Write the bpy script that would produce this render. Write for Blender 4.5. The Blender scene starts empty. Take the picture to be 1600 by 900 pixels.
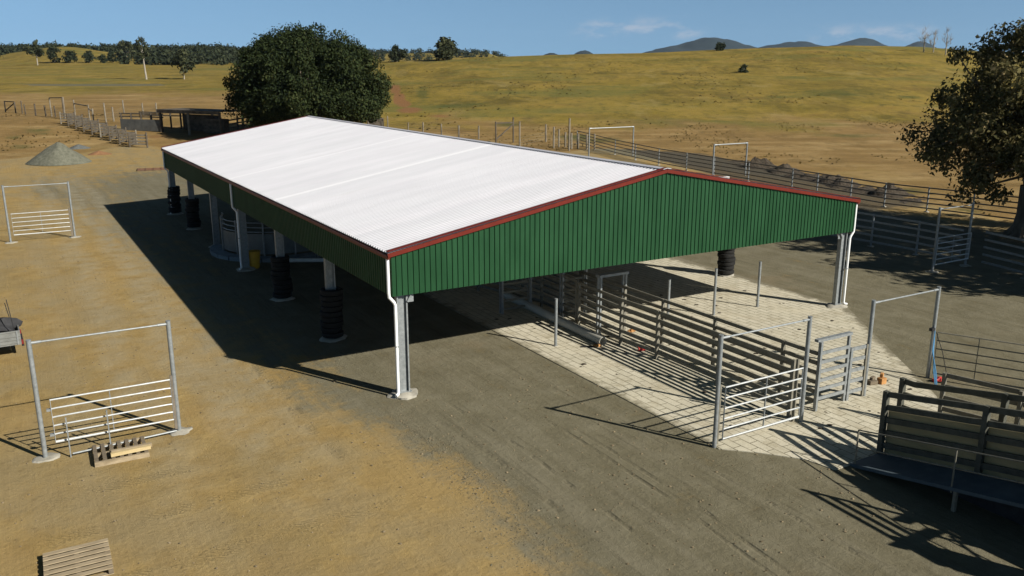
import bpy, math, random
import numpy as np
from mathutils import Vector, Matrix, noise as mnoise
R = math.radians
random.seed(7); rng = np.random.default_rng(7)
SC = bpy.context.scene
COL = SC.collection

# ------------------------------------------------------------------ camera, sky, sun, exposure
CAM_H = 10.0; FPX = 1327.5; PITCH = 0.2517
cd = bpy.data.cameras.new('camera'); cam = bpy.data.objects.new('camera', cd); COL.objects.link(cam)
cam.location = (0, 0, CAM_H); cam.rotation_euler = (math.pi/2 - PITCH, 0, 0)
cd.sensor_width = 36; cd.lens = 36*FPX/1600; cd.clip_start = 0.2; cd.clip_end = 30000
SC.camera = cam

SUN_AZ = R(122.06); SUN_EL = R(31.33)
w = bpy.data.worlds.new('World'); SC.world = w; w.use_nodes = True
wn = w.node_tree; wn.nodes.clear()
def N(t, typ, **kw):
    n = t.nodes.new(typ)
    for k, v in kw.items(): setattr(n, k, v)
    return n
out = N(wn, 'ShaderNodeOutputWorld'); bg = N(wn, 'ShaderNodeBackground')
sky = N(wn, 'ShaderNodeTexSky', sky_type='NISHITA', sun_disc=False)
sky.sun_elevation = SUN_EL; sky.sun_rotation = SUN_AZ
sky.altitude = 300; sky.air_density = 1.0; sky.dust_density = 0.1; sky.ozone_density = 3.0
SKY_STRENGTH = 0.05
bg.inputs['Strength'].default_value = SKY_STRENGTH
# small fair-weather clouds low over the horizon
tc = N(wn, 'ShaderNodeTexCoord'); sep = N(wn, 'ShaderNodeSeparateXYZ')
wn.links.new(tc.outputs['Generated'], sep.inputs[0])
mp = N(wn, 'ShaderNodeMapping'); mp.inputs['Scale'].default_value = (22, 22, 60)
mp.inputs['Location'].default_value = (3.1, 0.4, 1.9)
wn.links.new(tc.outputs['Generated'], mp.inputs[0])
cn = N(wn, 'ShaderNodeTexNoise'); cn.inputs['Scale'].default_value = 1.0; cn.inputs['Detail'].default_value = 7; cn.inputs['Roughness'].default_value = .62
wn.links.new(mp.outputs[0], cn.inputs['Vector'])
def wmath(op, a, b=None, c=None):
    n = N(wn, 'ShaderNodeMath', operation=op)
    for i, v in enumerate((a, b, c)):
        if v is None: continue
        if isinstance(v, (int, float)): n.inputs[i].default_value = v
        else: wn.links.new(v, n.inputs[i])
    return n.outputs[0]
def wramp(x, a, b):
    n = N(wn, 'ShaderNodeMapRange', interpolation_type='SMOOTHSTEP')
    wn.links.new(x, n.inputs[0]); n.inputs[1].default_value = a; n.inputs[2].default_value = b
    return n.outputs[0]
az = wmath('ARCTAN2', sep.outputs[0], sep.outputs[1])
el = sep.outputs[2]
# a bank of cumulus right of centre and a flat low streak along the right horizon
band1 = wmath('MULTIPLY', wramp(el, .030, .038), wmath('SUBTRACT', 1.0, wramp(el, .044, .062)))
b1az = wmath('MULTIPLY', wramp(az, .055, .10), wmath('SUBTRACT', 1.0, wramp(az, .19, .225)))
band2 = wmath('MULTIPLY', wramp(el, .022, .030), wmath('SUBTRACT', 1.0, wramp(el, .036, .050)))
b2az = wmath('MULTIPLY', wramp(az, .30, .36), wmath('SUBTRACT', 1.0, wramp(az, .41, .47)))
cmask = wmath('ADD', wmath('MULTIPLY', band1, b1az), wmath('MULTIPLY', band2, b2az))
cfac = wmath('MULTIPLY', wramp(cn.outputs['Fac'], .46, .66), cmask)
cfac = wmath('MULTIPLY', cfac, .65)
# clear dry air: the blue reaches down to the horizon and the zenith is deep
cmb = N(wn, 'ShaderNodeCombineXYZ'); wn.links.new(sep.outputs[0], cmb.inputs[0]); wn.links.new(sep.outputs[1], cmb.inputs[1])
wn.links.new(wmath('MULTIPLY_ADD', sep.outputs[2], .8, .21), cmb.inputs[2])
nrmv = N(wn, 'ShaderNodeVectorMath', operation='NORMALIZE'); wn.links.new(cmb.outputs[0], nrmv.inputs[0]); wn.links.new(nrmv.outputs[0], sky.inputs['Vector'])
hs = N(wn, 'ShaderNodeHueSaturation'); hs.inputs['Saturation'].default_value = 1.0; hs.inputs['Hue'].default_value = .488
wn.links.new(sky.outputs[0], hs.inputs['Color'])
wn.links.new(wmath('SUBTRACT', 1.6, wmath('MULTIPLY', wramp(sep.outputs[2], .05, .45), 1.2)), hs.inputs['Value'])
mix = N(wn, 'ShaderNodeMix', data_type='RGBA')
wn.links.new(cfac, mix.inputs['Factor']); wn.links.new(hs.outputs[0], mix.inputs['A'])
mix.inputs['B'].default_value = (6.6, 7.2, 8.4, 1)
wn.links.new(mix.outputs['Result'], bg.inputs['Color']); wn.links.new(bg.outputs[0], out.inputs['Surface'])

sl = bpy.data.lights.new('sun', 'SUN'); sl.energy = 5.0; sl.angle = R(0.53); sl.color = (1.0, .955, .87)
so = bpy.data.objects.new('sun', sl); COL.objects.link(so)
sd = Vector((math.sin(SUN_AZ)*math.cos(SUN_EL), math.cos(SUN_AZ)*math.cos(SUN_EL), math.sin(SUN_EL)))
so.rotation_euler = sd.to_track_quat('Z', 'Y').to_euler(); so.location = (60, -40, 60)
vs = SC.view_settings; vs.view_transform = 'Standard'; vs.look = 'None'; vs.exposure = 0.6; vs.gamma = 1.0; vs.use_curve_mapping = False

# ------------------------------------------------------------------ frame of the shed (u across the gable, v along the shed)
YAW = 0.5342; OX, OY = -3.6252, 24.9143
cU = np.array([math.cos(YAW), math.sin(YAW)]); cV = np.array([-math.sin(YAW), math.cos(YAW)])
def S(u, v, z=0.0):
    a = np.array([OX, OY]) + u*cU + v*cV
    return Vector((a[0], a[1], z))
def UVof(x, y):
    dx, dy = x-OX, y-OY
    return dx*cU[0]+dy*cU[1], dx*cV[0]+dy*cV[1]

# ------------------------------------------------------------------ terrain height
LY = [-200, 85, 110, 140, 200, 320, 450, 620, 800, 1000, 1600, 7000]
LZ = [0, 0, .6, 2.5, 3.8, 5.9, 9, 13.6, 22, 30, 26, 0]
RY = [-200, 97, 125, 150, 250, 300, 330, 370, 450, 700, 7000]
RS = [-.14, -.05, .15, .28, .38, .46, .54, .62, .9]
RC = [12.6, 14.6, 16.0, 17.6, 19.0, 18.2, 16.2, 15.5, 15]
def sstep(x, a, b):
    t = np.clip((x-a)/(b-a), 0, 1); return t*t*(3-2*t)
def tz(x, y):
    x = np.asarray(x, float); y = np.asarray(y, float)
    s = x/np.maximum(y, 20)
    zl = np.interp(y, LY, LZ)
    c = np.interp(s, RS, RC)
    f = np.interp(y, RY, [0, 0, .025, .1, .56, .88, 1.0, .93, .5, .05, 0])
    zr = c*f
    t = sstep(s, -.34, -.15)
    z = zl*(1-t)+zr*t
    # grassy knoll in front of the wood on the left
    z = z + 9*np.exp(-((s+.51)/.06)**2)*np.exp(-((y-740)/110)**2)
    n = np.sin(x*.071+1.3*np.sin(y*.05))*np.sin(y*.083+x*.021)
    z = z + n*.25*sstep(y, 110, 160)
    z = z + 36*np.exp(-((y-1500)/260)**2)*sstep(s, -.27, -.17)*(1-sstep(s, -.03, .03))
    return z
def G(px, py, z=0.0):
    a = (px-800)/FPX; b = (450-py)/FPX
    d = np.array([a, math.cos(PITCH)+b*math.sin(PITCH), -math.sin(PITCH)+b*math.cos(PITCH)])
    t = (z-CAM_H)/d[2]
    return Vector((d[0]*t, d[1]*t, z))
def GT(px, py, lim=3000):
    a = (px-800)/FPX; b = (450-py)/FPX
    d = np.array([a, math.cos(PITCH)+b*math.sin(PITCH), -math.sin(PITCH)+b*math.cos(PITCH)])
    t = 20.0
    while t < lim:
        if CAM_H+d[2]*t < float(tz(d[0]*t, d[1]*t)): break
        t *= 1.004
    return Vector((d[0]*t, d[1]*t, float(tz(d[0]*t, d[1]*t))))

# ------------------------------------------------------------------ materials
MATS = {}
def newmat(name):
    m = bpy.data.materials.new(name); m.use_nodes = True
    t = m.node_tree; b = t.nodes['Principled BSDF']; MATS[name] = m
    return m, t, b
def lk(t, a, b): t.links.new(a, b)
def nz(t, scale, detail=5, rough=.6, vec=None, stretch=None, coord='Object'):
    c = N(t, 'ShaderNodeTexCoord'); v = c.outputs[coord] if vec is None else vec
    if stretch:
        mm = N(t, 'ShaderNodeMapping'); mm.inputs['Scale'].default_value = stretch; lk(t, v, mm.inputs[0]); v = mm.outputs[0]
    n = N(t, 'ShaderNodeTexNoise'); n.inputs['Scale'].default_value = scale; n.inputs['Detail'].default_value = detail; n.inputs['Roughness'].default_value = rough
    lk(t, v, n.inputs['Vector']); return n.outputs['Fac']
def ramp(t, x, stops):
    r = N(t, 'ShaderNodeValToRGB'); e = r.color_ramp.elements
    while len(e) > 1: e.remove(e[-1])
    e[0].position = stops[0][0]; e[0].color = (*stops[0][1], 1)
    for p, c in stops[1:]:
        q = e.new(p); q.color = (*c, 1)
    lk(t, x, r.inputs[0]); return r.outputs[0]
def mixc(t, f, a, b, mode='MIX'):
    m = N(t, 'ShaderNodeMix', data_type='RGBA', blend_type=mode)
    for s, v in (('Factor', f), ('A', a), ('B', b)):
        i = m.inputs[s]
        if isinstance(v, (int, float)): i.default_value = v
        elif isinstance(v, tuple): i.default_value = (*v, 1)
        else: lk(t, v, i)
    return m.outputs['Result']
def mth(t, op, a, b=None, c=None, clamp=False):
    n = N(t, 'ShaderNodeMath', operation=op, use_clamp=clamp)
    for i, v in enumerate((a, b, c)):
        if v is None: continue
        if isinstance(v, (int, float)): n.inputs[i].default_value = v
        else: lk(t, v, n.inputs[i])
    return n.outputs[0]
def mrange(t, x, a, b, c=0.0, d=1.0):
    n = N(t, 'ShaderNodeMapRange', interpolation_type='SMOOTHSTEP'); lk(t, x, n.inputs[0])
    for i, v in zip((1, 2, 3, 4), (a, b, c, d)): n.inputs[i].default_value = v
    return n.outputs[0]
def bump(t, b, h, strength=.5, dist=.05):
    n = N(t, 'ShaderNodeBump'); n.inputs['Strength'].default_value = strength; n.inputs['Distance'].default_value = dist
    lk(t, h, n.inputs['Height']); lk(t, n.outputs[0], b.inputs['Normal'])
def basic(name, c1, c2, scale=6, rough=.8, metal=0.0, bs=.2, bd=.01, stretch=None, spec=.3, lo=.3, hi=.7):
    m, t, b = newmat(name)
    n = nz(t, scale, 6, .65, stretch=stretch)
    lk(t, ramp(t, n, [(lo, c1), (hi, c2)]), b.inputs['Base Color'])
    b.inputs['Roughness'].default_value = rough; b.inputs['Metallic'].default_value = metal
    b.inputs['Specular IOR Level'].default_value = spec
    if bs: bump(t, b, nz(t, scale*3, 5, .6, stretch=stretch), bs, bd)
    return m
GALV = basic('galvanised_steel', (.17, .185, .185), (.29, .305, .305), 9, .42, .25, .05, .003, spec=.5)
GALVB = basic('sunlit_galvanised_rail', (.36, .375, .37), (.50, .515, .51), 7, .45, .15, .05, .003, spec=.5)  # paler copy of the steel, sunlit tops put into the gate rail colour
GALVD = basic('weathered_shade_toned_rail', (.115, .105, .078), (.205, .19, .148), 5, .7, 0, .08, .004, spec=.4)  # warm dark tone also puts shaded faces and pavement bounce into the colour
RUST = basic('dull_rail', (.10, .085, .065), (.20, .17, .13), 4, .75, .05, .1, .004)
GREEN = basic('green_cladding', (.007, .040, .013), (.015, .062, .023), 1.1, .45, 0, .12, .02, spec=.22, stretch=(1.4, 1.4, .35))
RED = basic('red_trim', (.10, .012, .006), (.14, .017, .008), 2.5, .5, 0, 0, spec=.2)
BROWN = basic('red_gutter', (.11, .026, .014), (.17, .036, .018), 2.5, .5, 0, 0)
WHITE = basic('white_pvc', (.72, .73, .72), (.82, .82, .80), 3, .35, 0, 0, spec=.5)
CONC = basic('grey_concrete', (.23, .215, .175), (.37, .345, .285), 3.5, .9, 0, .5, .03)
TYRE = basic('tyre_rubber', (.006, .006, .005), (.014, .013, .012), 8, .8, 0, .3, .01)
TIMBER = basic('weathered_timber', (.085, .065, .045), (.21, .17, .115), 2.5, .9, 0, .4, .01, stretch=(1, 8, 8))
OLDTIM = basic('old_dark_timber', (.045, .036, .027), (.13, .108, .08), 1.5, .95, 0, .3, .02)
PALEP = basic('silvered_post', (.13, .11, .08), (.24, .21, .16), 2.0, .95, 0, .3, .02)
NEWTIM = basic('pale_timber', (.36, .27, .13), (.55, .44, .24), 2.5, .8, 0, .2, .006, stretch=(1, 8, 8))
PLANK = basic('pallet_plank', (.20, .155, .095), (.40, .32, .205), 2.2, .85, 0, .3, .006, stretch=(1, 9, 3))
GRAVEL = basic('crushed_gravel', (.085, .085, .06), (.17, .168, .125), 3, .95, 0, .9, .12)
REDSOIL = basic('red_soil', (.17, .085, .038), (.25, .13, .06), 2, .95, 0, .8, .1)
DARKSOIL = basic('dark_turned_soil', (.025, .019, .013), (.085, .066, .045), 1.6, 1.0, 0, 1, .25)
SHEET = basic('green_brown_rubber_sheet', (.20, .185, .10), (.38, .30, .165), 1.4, .75, 0, .1, .01, stretch=(1, .35, 3))
WALK = basic('bluish_steel_floor', (.045, .065, .08), (.085, .11, .125), 2, .75, 0, .2, .005)
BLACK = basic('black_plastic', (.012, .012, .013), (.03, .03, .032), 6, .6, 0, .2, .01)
YELLOW = basic('yellow_paint', (.42, .22, .02), (.55, .32, .03), 5, .55, 0, .1, .004)
REDP = basic('red_plastic', (.32, .025, .02), (.45, .05, .04), 5, .5, 0, .1, .004)
ORANGE = basic('orange_brown_wood', (.30, .14, .045), (.48, .25, .09), 5, .8, 0, .2, .006)
BLUE = basic('blue_strap', (.05, .16, .30), (.09, .24, .40), 5, .7, 0, .1, .004)
BARK = basic('bark', (.07, .055, .04), (.19, .16, .12), 3, .95, 0, .6, .05, stretch=(1, 1, .3))
PALEBARK = basic('pale_bark', (.20, .175, .14), (.36, .325, .27), 2, .9, 0, .3, .05)
ROOFIN = None
# white roof with slight sheet to sheet variation
m, t, b = newmat('white_roof_sheet')
c = N(t, 'ShaderNodeTexCoord'); sp = N(t, 'ShaderNodeSeparateXYZ'); lk(t, c.outputs['Object'], sp.inputs[0])
shid = mth(t, 'FLOOR', mth(t, 'DIVIDE', sp.outputs[1], .76))
wnz = N(t, 'ShaderNodeTexWhiteNoise', noise_dimensions='1D'); lk(t, shid, wnz.inputs['W'])
base = ramp(t, nz(t, .9, 5, .6, stretch=(.2, 1, 1)), [(.3, (.405, .402, .43)), (.7, (.465, .462, .488))])
rc = mixc(t, mth(t, 'MULTIPLY', wnz.outputs['Value'], .3), base, (.36, .375, .395))
# two newer, whiter sheets and faint dusty runs down the slope
for v0_ in (12.35, 20.55):
    dd = mth(t, 'ABSOLUTE', mth(t, 'SUBTRACT', sp.outputs[1], v0_)); rc = mixc(t, mrange(t, dd, .12, .2, 1, 0), rc, (.485, .485, .505))
rc = mixc(t, mrange(t, nz(t, 2.4, 6, .7, stretch=(.12, 1, 1)), .55, .72, 0, .18), rc, (.35, .34, .33))
lk(t, rc, b.inputs['Base Color'])
b.inputs['Roughness'].default_value = .6; b.inputs['Specular IOR Level'].default_value = .12
ROOF = m

# imprinted concrete paving
m, t, b = newmat('imprinted_concrete')
c = N(t, 'ShaderNodeTexCoord'); mp = N(t, 'ShaderNodeMapping'); mp.inputs['Rotation'].default_value = (0, 0, R(90))
lk(t, c.outputs['Object'], mp.inputs[0])
wob = N(t, 'ShaderNodeTexNoise'); wob.inputs['Scale'].default_value = 1.1; wob.inputs['Detail'].default_value = 3; lk(t, c.outputs['Object'], wob.inputs['Vector'])
va = N(t, 'ShaderNodeVectorMath', operation='MULTIPLY_ADD'); va.inputs[1].default_value = (.10, .10, 0); lk(t, wob.outputs['Color'], va.inputs[0]); lk(t, mp.outputs[0], va.inputs[2])
br = N(t, 'ShaderNodeTexBrick'); br.offset = .5
br.inputs['Scale'].default_value = 1; br.inputs['Brick Width'].default_value = .62; br.inputs['Row Height'].default_value = .31
br.inputs['Mortar Size'].default_value = .017; br.inputs['Mortar Smooth'].default_value = .3; br.inputs['Bias'].default_value = 0
br.inputs['Color1'].default_value = (.50, .46, .35, 1); br.inputs['Color2'].default_value = (.575, .53, .415, 1); br.inputs['Mortar'].default_value = (.105, .092, .06, 1)
lk(t, va.outputs[0], br.inputs['Vector'])
big = nz(t, .45, 6, .65)
dust = mixc(t, mrange(t, big, .48, .68, 0, .85), br.outputs['Color'], (.56, .505, .375))
stain = mixc(t, mrange(t, nz(t, 1.1, 8, .74), .48, .68, 0, .7), dust, (.30, .255, .165))
stain = mixc(t, mrange(t, nz(t, .35, 6, .7, stretch=(1, .5, 1)), .52, .68, 0, .5), stain, (.40, .35, .25))
fine = mixc(t, mrange(t, nz(t, 26, 4, .7), .35, .7, .35, 0), stain, (.30, .27, .19))
spx = N(t, 'ShaderNodeSeparateXYZ'); lk(t, c.outputs['Object'], spx.inputs[0])
ed = mth(t, 'ADD', mth(t, 'SUBTRACT', spx.outputs[0], 6.12), mth(t, 'MULTIPLY', mth(t, 'SUBTRACT', nz(t, 1.6, 8, .72), .5), 1.5))
ed2 = mth(t, 'ADD', mth(t, 'ADD', mth(t, 'SUBTRACT', 20.95, spx.outputs[0]), mth(t, 'MULTIPLY', mth(t, 'MINIMUM', spx.outputs[1], 0), .72)), mth(t, 'MULTIPLY', mth(t, 'SUBTRACT', nz(t, 1.3, 8, .72), .5), 2.2))
fine = mixc(t, mrange(t, mth(t, 'MINIMUM', ed, ed2), -.1, .35, .9, 0), fine, (.15, .132, .085))
lk(t, fine, b.inputs['Base Color']); b.inputs['Roughness'].default_value = .92; b.inputs['Specular IOR Level'].default_value = .2
hh = mth(t, 'SUBTRACT', mth(t, 'MULTIPLY', nz(t, 18, 5, .7), .5), br.outputs['Fac'])
bump(t, b, hh, .6, .03)
PAVE = m

# ground: masks baked per vertex are where each soil lies, noise breaks their edges
m, t, b = newmat('ground_soils')
def attr(nm):
    a = N(t, 'ShaderNodeAttribute'); a.attribute_name = nm; return a.outputs['Fac']
geo = N(t, 'ShaderNodeNewGeometry'); gp = geo.outputs['Position']
rot = N(t, 'ShaderNodeMapping'); rot.inputs['Rotation'].default_value = (0, 0, -YAW); lk(t, gp, rot.inputs[0]); pv = rot.outputs[0]
n_big = nz(t, .18, 6, .62, vec=pv); n_mid = nz(t, .9, 7, .66, vec=pv); n_fin = nz(t, 7, 6, .72, vec=pv); n_grit = nz(t, 38, 3, .7, vec=pv)
n_str = nz(t, .55, 6, .62, vec=pv, stretch=(2.2, .16, 1)); n_strf = nz(t, 2.2, 5, .65, vec=pv, stretch=(2.5, .12, 1))
def edge(a, wd=.5, n=None):
    s = mth(t, 'ADD', a, mth(t, 'MULTIPLY', mth(t, 'SUBTRACT', n or n_mid, .5), wd))
    return mrange(t, s, .36, .64)
dirt = ramp(t, n_mid, [(.28, (.225, .146, .050)), (.5, (.30, .204, .073)), (.72, (.38, .273, .112))])
dirt = mixc(t, mrange(t, n_big, .45, .62, 0, .75), dirt, (.30, .212, .088))
dirt = mixc(t, mrange(t, n_big, .38, .52, .55, 0), dirt, (.225, .168, .075))
n_lump = nz(t, 2.6, 6, .7, vec=pv); n_pat = nz(t, .38, 5, .6, vec=pv, stretch=(1, .8, 1))
dirt = mixc(t, mrange(t, n_pat, .44, .62, 0, .72), dirt, (.268, .205, .104))
dirt = mixc(t, mrange(t, nz(t, .13, 5, .6, vec=pv, stretch=(1.3, .55, 1)), .46, .6, 0, .55), dirt, (.25, .192, .098))
dirt = mixc(t, mrange(t, n_pat, .34, .48, .22, 0), dirt, (.32, .22, .095))
dirt = mixc(t, mrange(t, n_lump, .55, .72, 0, .55), dirt, (.155, .105, .045))
dirt = mixc(t, mrange(t, n_strf, .56, .7, 0, .25), dirt, (.18, .125, .06))
grey = ramp(t, n_mid, [(.28, (.112, .098, .060)), (.5, (.142, .126, .080)), (.72, (.176, .158, .106))])
grey = mixc(t, mrange(t, n_str, .45, .66, 0, .55), grey, (.185, .165, .112))
grey = mixc(t, mrange(t, n_strf, .54, .68, 0, .5), grey, (.085, .074, .047))
grey = mixc(t, mrange(t, n_big, .55, .7, 0, .4), grey, (.19, .145, .085))
ge = mth(t, 'ADD', attr('grey'), mth(t, 'ADD', mth(t, 'MULTIPLY', mth(t, 'SUBTRACT', n_mid, .5), 1.5), mth(t, 'MULTIPLY', mth(t, 'SUBTRACT', n_str, .5), 1.1)))
col = mixc(t, mrange(t, mth(t, 'ADD', ge, mth(t, 'MULTIPLY', mth(t, 'SUBTRACT', n_fin, .5), .5)), .22, .82), dirt, grey)
col = mixc(t, mth(t, 'MULTIPLY', edge(attr('dark'), .6), .85), col, (.058, .049, .036))
g1 = ramp(t, nz(t, .05, 7, .66, vec=gp, stretch=(1, 1.6, 1)), [(.3, (.118, .088, .016)), (.42, (.18, .132, .023)), (.56, (.235, .165, .034)), (.72, (.17, .105, .026))])
g1 = mixc(t, mrange(t, nz(t, .5, 6, .7, vec=gp, stretch=(1, .6, 1)), .50, .68, 0, .8), g1, (.075, .066, .016))
g1 = mixc(t, mrange(t, nz(t, .055, 10, .8, vec=gp, stretch=(1, .5, 1)), .50, .60, 0, .55), g1, (.10, .073, .016))
g1 = mixc(t, mrange(t, nz(t, .13, 9, .76, vec=gp, stretch=(1, .42, 1)), .50, .62, 0, .62), g1, (.085, .068, .014))
g1 = mixc(t, mrange(t, nz(t, .09, 9, .74, vec=gp, stretch=(1.3, .5, 1)), .53, .66, 0, .6), g1, (.25, .19, .062))
g1 = mixc(t, mrange(t, nz(t, .022, 5, .6, vec=gp, stretch=(1, 1.8, 1)), .5, .63, 0, .65), g1, (.10, .105, .026))
g2 = ramp(t, nz(t, .11, 7, .68, vec=gp, stretch=(.6, 1.6, 1)), [(.3, (.15, .093, .032)), (.5, (.225, .143, .052)), (.7, (.33, .235, .105))])
g2 = mixc(t, mrange(t, nz(t, .7, 6, .7, vec=gp), .52, .7, 0, .7), g2, (.115, .083, .03))
g2 = mixc(t, mrange(t, nz(t, .2, 9, .76, vec=gp, stretch=(1, .5, 1)), .5, .64, 0, .65), g2, (.13, .085, .03))
grass = mixc(t, mrange(t, mth(t, 'ADD', attr('dry'), mth(t, 'MULTIPLY', mth(t, 'SUBTRACT', nz(t, .07, 8, .68, vec=gp, stretch=(1, .6, 1)), .5), 1.7)), .15, .95), g1, g2)
grass = mixc(t, mth(t, 'MULTIPLY', mrange(t, mth(t, 'ADD', attr('lush'), mth(t, 'MULTIPLY', mth(t, 'SUBTRACT', nz(t, .25, 8, .72, vec=gp), .5), 1.6)), .3, 1.05), .8), grass, (.052, .066, .018))
col = mixc(t, edge(attr('grass'), .9, nz(t, .4, 6, .65, vec=gp)), col, grass)
col = mixc(t, mth(t, 'MULTIPLY', edge(attr('red'), .5, nz(t, .2, 5, .6, vec=gp)), .9), col, (.20, .095, .040))
spk = mrange(t, n_grit, .60, .70)
col = mixc(t, mth(t, 'MULTIPLY', spk, .55), col, (.33, .29, .20))
spd = mrange(t, n_fin, .56, .72)
col = mixc(t, mth(t, 'MULTIPLY', spd, .42), col, mixc(t, .5, col, (.04, .03, .015)))
h = mth(t, 'ADD', mth(t, 'MULTIPLY', n_mid, 1.0), mth(t, 'MULTIPLY', n_fin, .42))
h = mth(t, 'ADD', h, mth(t, 'MULTIPLY', n_grit, .22)); h = mth(t, 'ADD', h, mth(t, 'MULTIPLY', n_strf, .3)); h = mth(t, 'ADD', h, mth(t, 'MULTIPLY', n_lump, .22))
# wheel ruts along the yard and tread prints across the soft dirt
spv = N(t, 'ShaderNodeSeparateXYZ'); lk(t, pv, spv.inputs[0])
su = mth(t, 'SUBTRACT', spv.outputs[0], OX*cU[0]+OY*cU[1]); sv = mth(t, 'SUBTRACT', spv.outputs[1], OX*cV[0]+OY*cV[1])
wig = mth(t, 'MULTIPLY', mth(t, 'SUBTRACT', nz(t, .09, 2, .4, vec=pv), .5), 1.6)
rutm = None
for u0_, w_, va_, vb_ in ((1.25, .05, -11, -1), (2.9, .045, -13, -3), (3.25, .05, -14, -5), (4.9, .06, -15, -8.5), (.35, .08, -9, -1.2), (-3.1, .16, -3, 30)):
    dd = mth(t, 'ABSOLUTE', mth(t, 'SUBTRACT', mth(t, 'ADD', su, wig), u0_))
    mk = mth(t, 'MULTIPLY', mrange(t, dd, w_*.4, w_*2, 1, 0), mth(t, 'MULTIPLY', mrange(t, sv, va_-1, va_+1), mrange(t, sv, vb_-1.5, vb_+1, 1, 0)))
    mk = mth(t, 'MULTIPLY', mk, mrange(t, n_mid, .44, .66))
    rutm = mk if rutm is None else mth(t, 'MAXIMUM', rutm, mk)
h = mth(t, 'SUBTRACT', h, mth(t, 'MULTIPLY', rutm, .7))
col = mixc(t, mth(t, 'MULTIPLY', rutm, .34), col, (.055, .045, .028))
for u0_, w_, k_ in ((-5.0, .45, .6), (-6.9, .45, .5), (-8.6, .3, .2), (-3.7, .4, .5)):
    dd = mth(t, 'ABSOLUTE', mth(t, 'SUBTRACT', mth(t, 'ADD', su, mth(t, 'MULTIPLY', wig, 2.2)), u0_))
    mk = mth(t, 'MULTIPLY', mrange(t, dd, w_*.3, w_*2.2, 1, 0), mth(t, 'MULTIPLY', mrange(t, n_mid, .3, .62), mrange(t, sv, -9, 3)))
    col = mixc(t, mth(t, 'MULTIPLY', mth(t, 'MULTIPLY', mk, k_), mrange(t, sv, 60, 80, 1, 0)), col, (.30, .255, .165))
trm = None
for v0_, ua_, ub_ in ((-1.75, -13, -6.5), (-3.75, -13, -3.6), (-6.1, -9, -2.5), (5.5, -12, -5)):
    dd = mth(t, 'ABSOLUTE', mth(t, 'SUBTRACT', mth(t, 'ADD', sv, mth(t, 'MULTIPLY', wig, .6)), v0_))
    mk = mth(t, 'MULTIPLY', mrange(t, dd, .16, .3, 1, 0), mth(t, 'MULTIPLY', mrange(t, su, ua_-1, ua_+1), mrange(t, su, ub_-1, ub_+1, 1, 0)))
    trm = mk if trm is None else mth(t, 'MAXIMUM', trm, mk)
chev = mth(t, 'SINE', mth(t, 'MULTIPLY', mth(t, 'ADD', su, mth(t, 'ADD', mth(t, 'MULTIPLY', sv, .7), mth(t, 'MULTIPLY', n_lump, .5))), 42))
trd = mth(t, 'MULTIPLY', mth(t, 'MULTIPLY', trm, mrange(t, n_mid, .4, .6)), chev)
h = mth(t, 'ADD', h, mth(t, 'MULTIPLY', trd, .22))
lk(t, col, b.inputs['Base Color']); b.inputs['Roughness'].default_value = 1.0; b.inputs['Specular IOR Level'].default_value = .1
bump(t, b, h, .7, .09)
GROUND = m

def leafmat(name, c1, c2, c3, trans=.25):
    m, t, b = newmat(name)
    a = N(t, 'ShaderNodeAttribute'); a.attribute_name = 'tint'
    lk(t, ramp(t, a.outputs['Fac'], [(0, c1), (.55, c2), (1, c3)]), b.inputs['Base Color'])
    b.inputs['Roughness'].default_value = .8; b.inputs['Specular IOR Level'].default_value = .12
    tr_ = N(t, 'ShaderNodeBsdfTranslucent'); mx = N(t, 'ShaderNodeMixShader'); mx.inputs[0].default_value = trans
    lk(t, b.inputs['Base Color'].links[0].from_socket, tr_.inputs['Color']); lk(t, b.outputs[0], mx.inputs[1]); lk(t, tr_.outputs[0], mx.inputs[2])
    lk(t, mx.outputs[0], t.nodes['Material Output'].inputs['Surface'])
    return m
LEAF = leafmat('fig_leaf', (.011, .018, .007), (.026, .037, .011), (.062, .068, .023), .15)
LEAFR = leafmat('brown_green_leaf', (.06, .058, .022), (.15, .128, .05), (.30, .225, .11), .3)
LEAFG = leafmat('gum_leaf', (.030, .036, .018), (.060, .066, .030), (.105, .105, .050))
LEAFD = leafmat('bare_twig', (.10, .085, .07), (.17, .15, .125), (.25, .22, .19))
FOREST = leafmat('far_wood_leaf', (.022, .030, .016), (.040, .048, .024), (.070, .074, .036))
TUFT = leafmat('dry_grass_blade', (.14, .105, .03), (.22, .155, .05), (.32, .23, .10))
_t = TUFT.node_tree; _c = N(_t, 'ShaderNodeCombineXYZ'); _c.inputs[2].default_value = 1.0      # blades lit like the sward they stand in
lk(_t, _c.outputs[0], _t.nodes['Principled BSDF'].inputs['Normal'])

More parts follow.
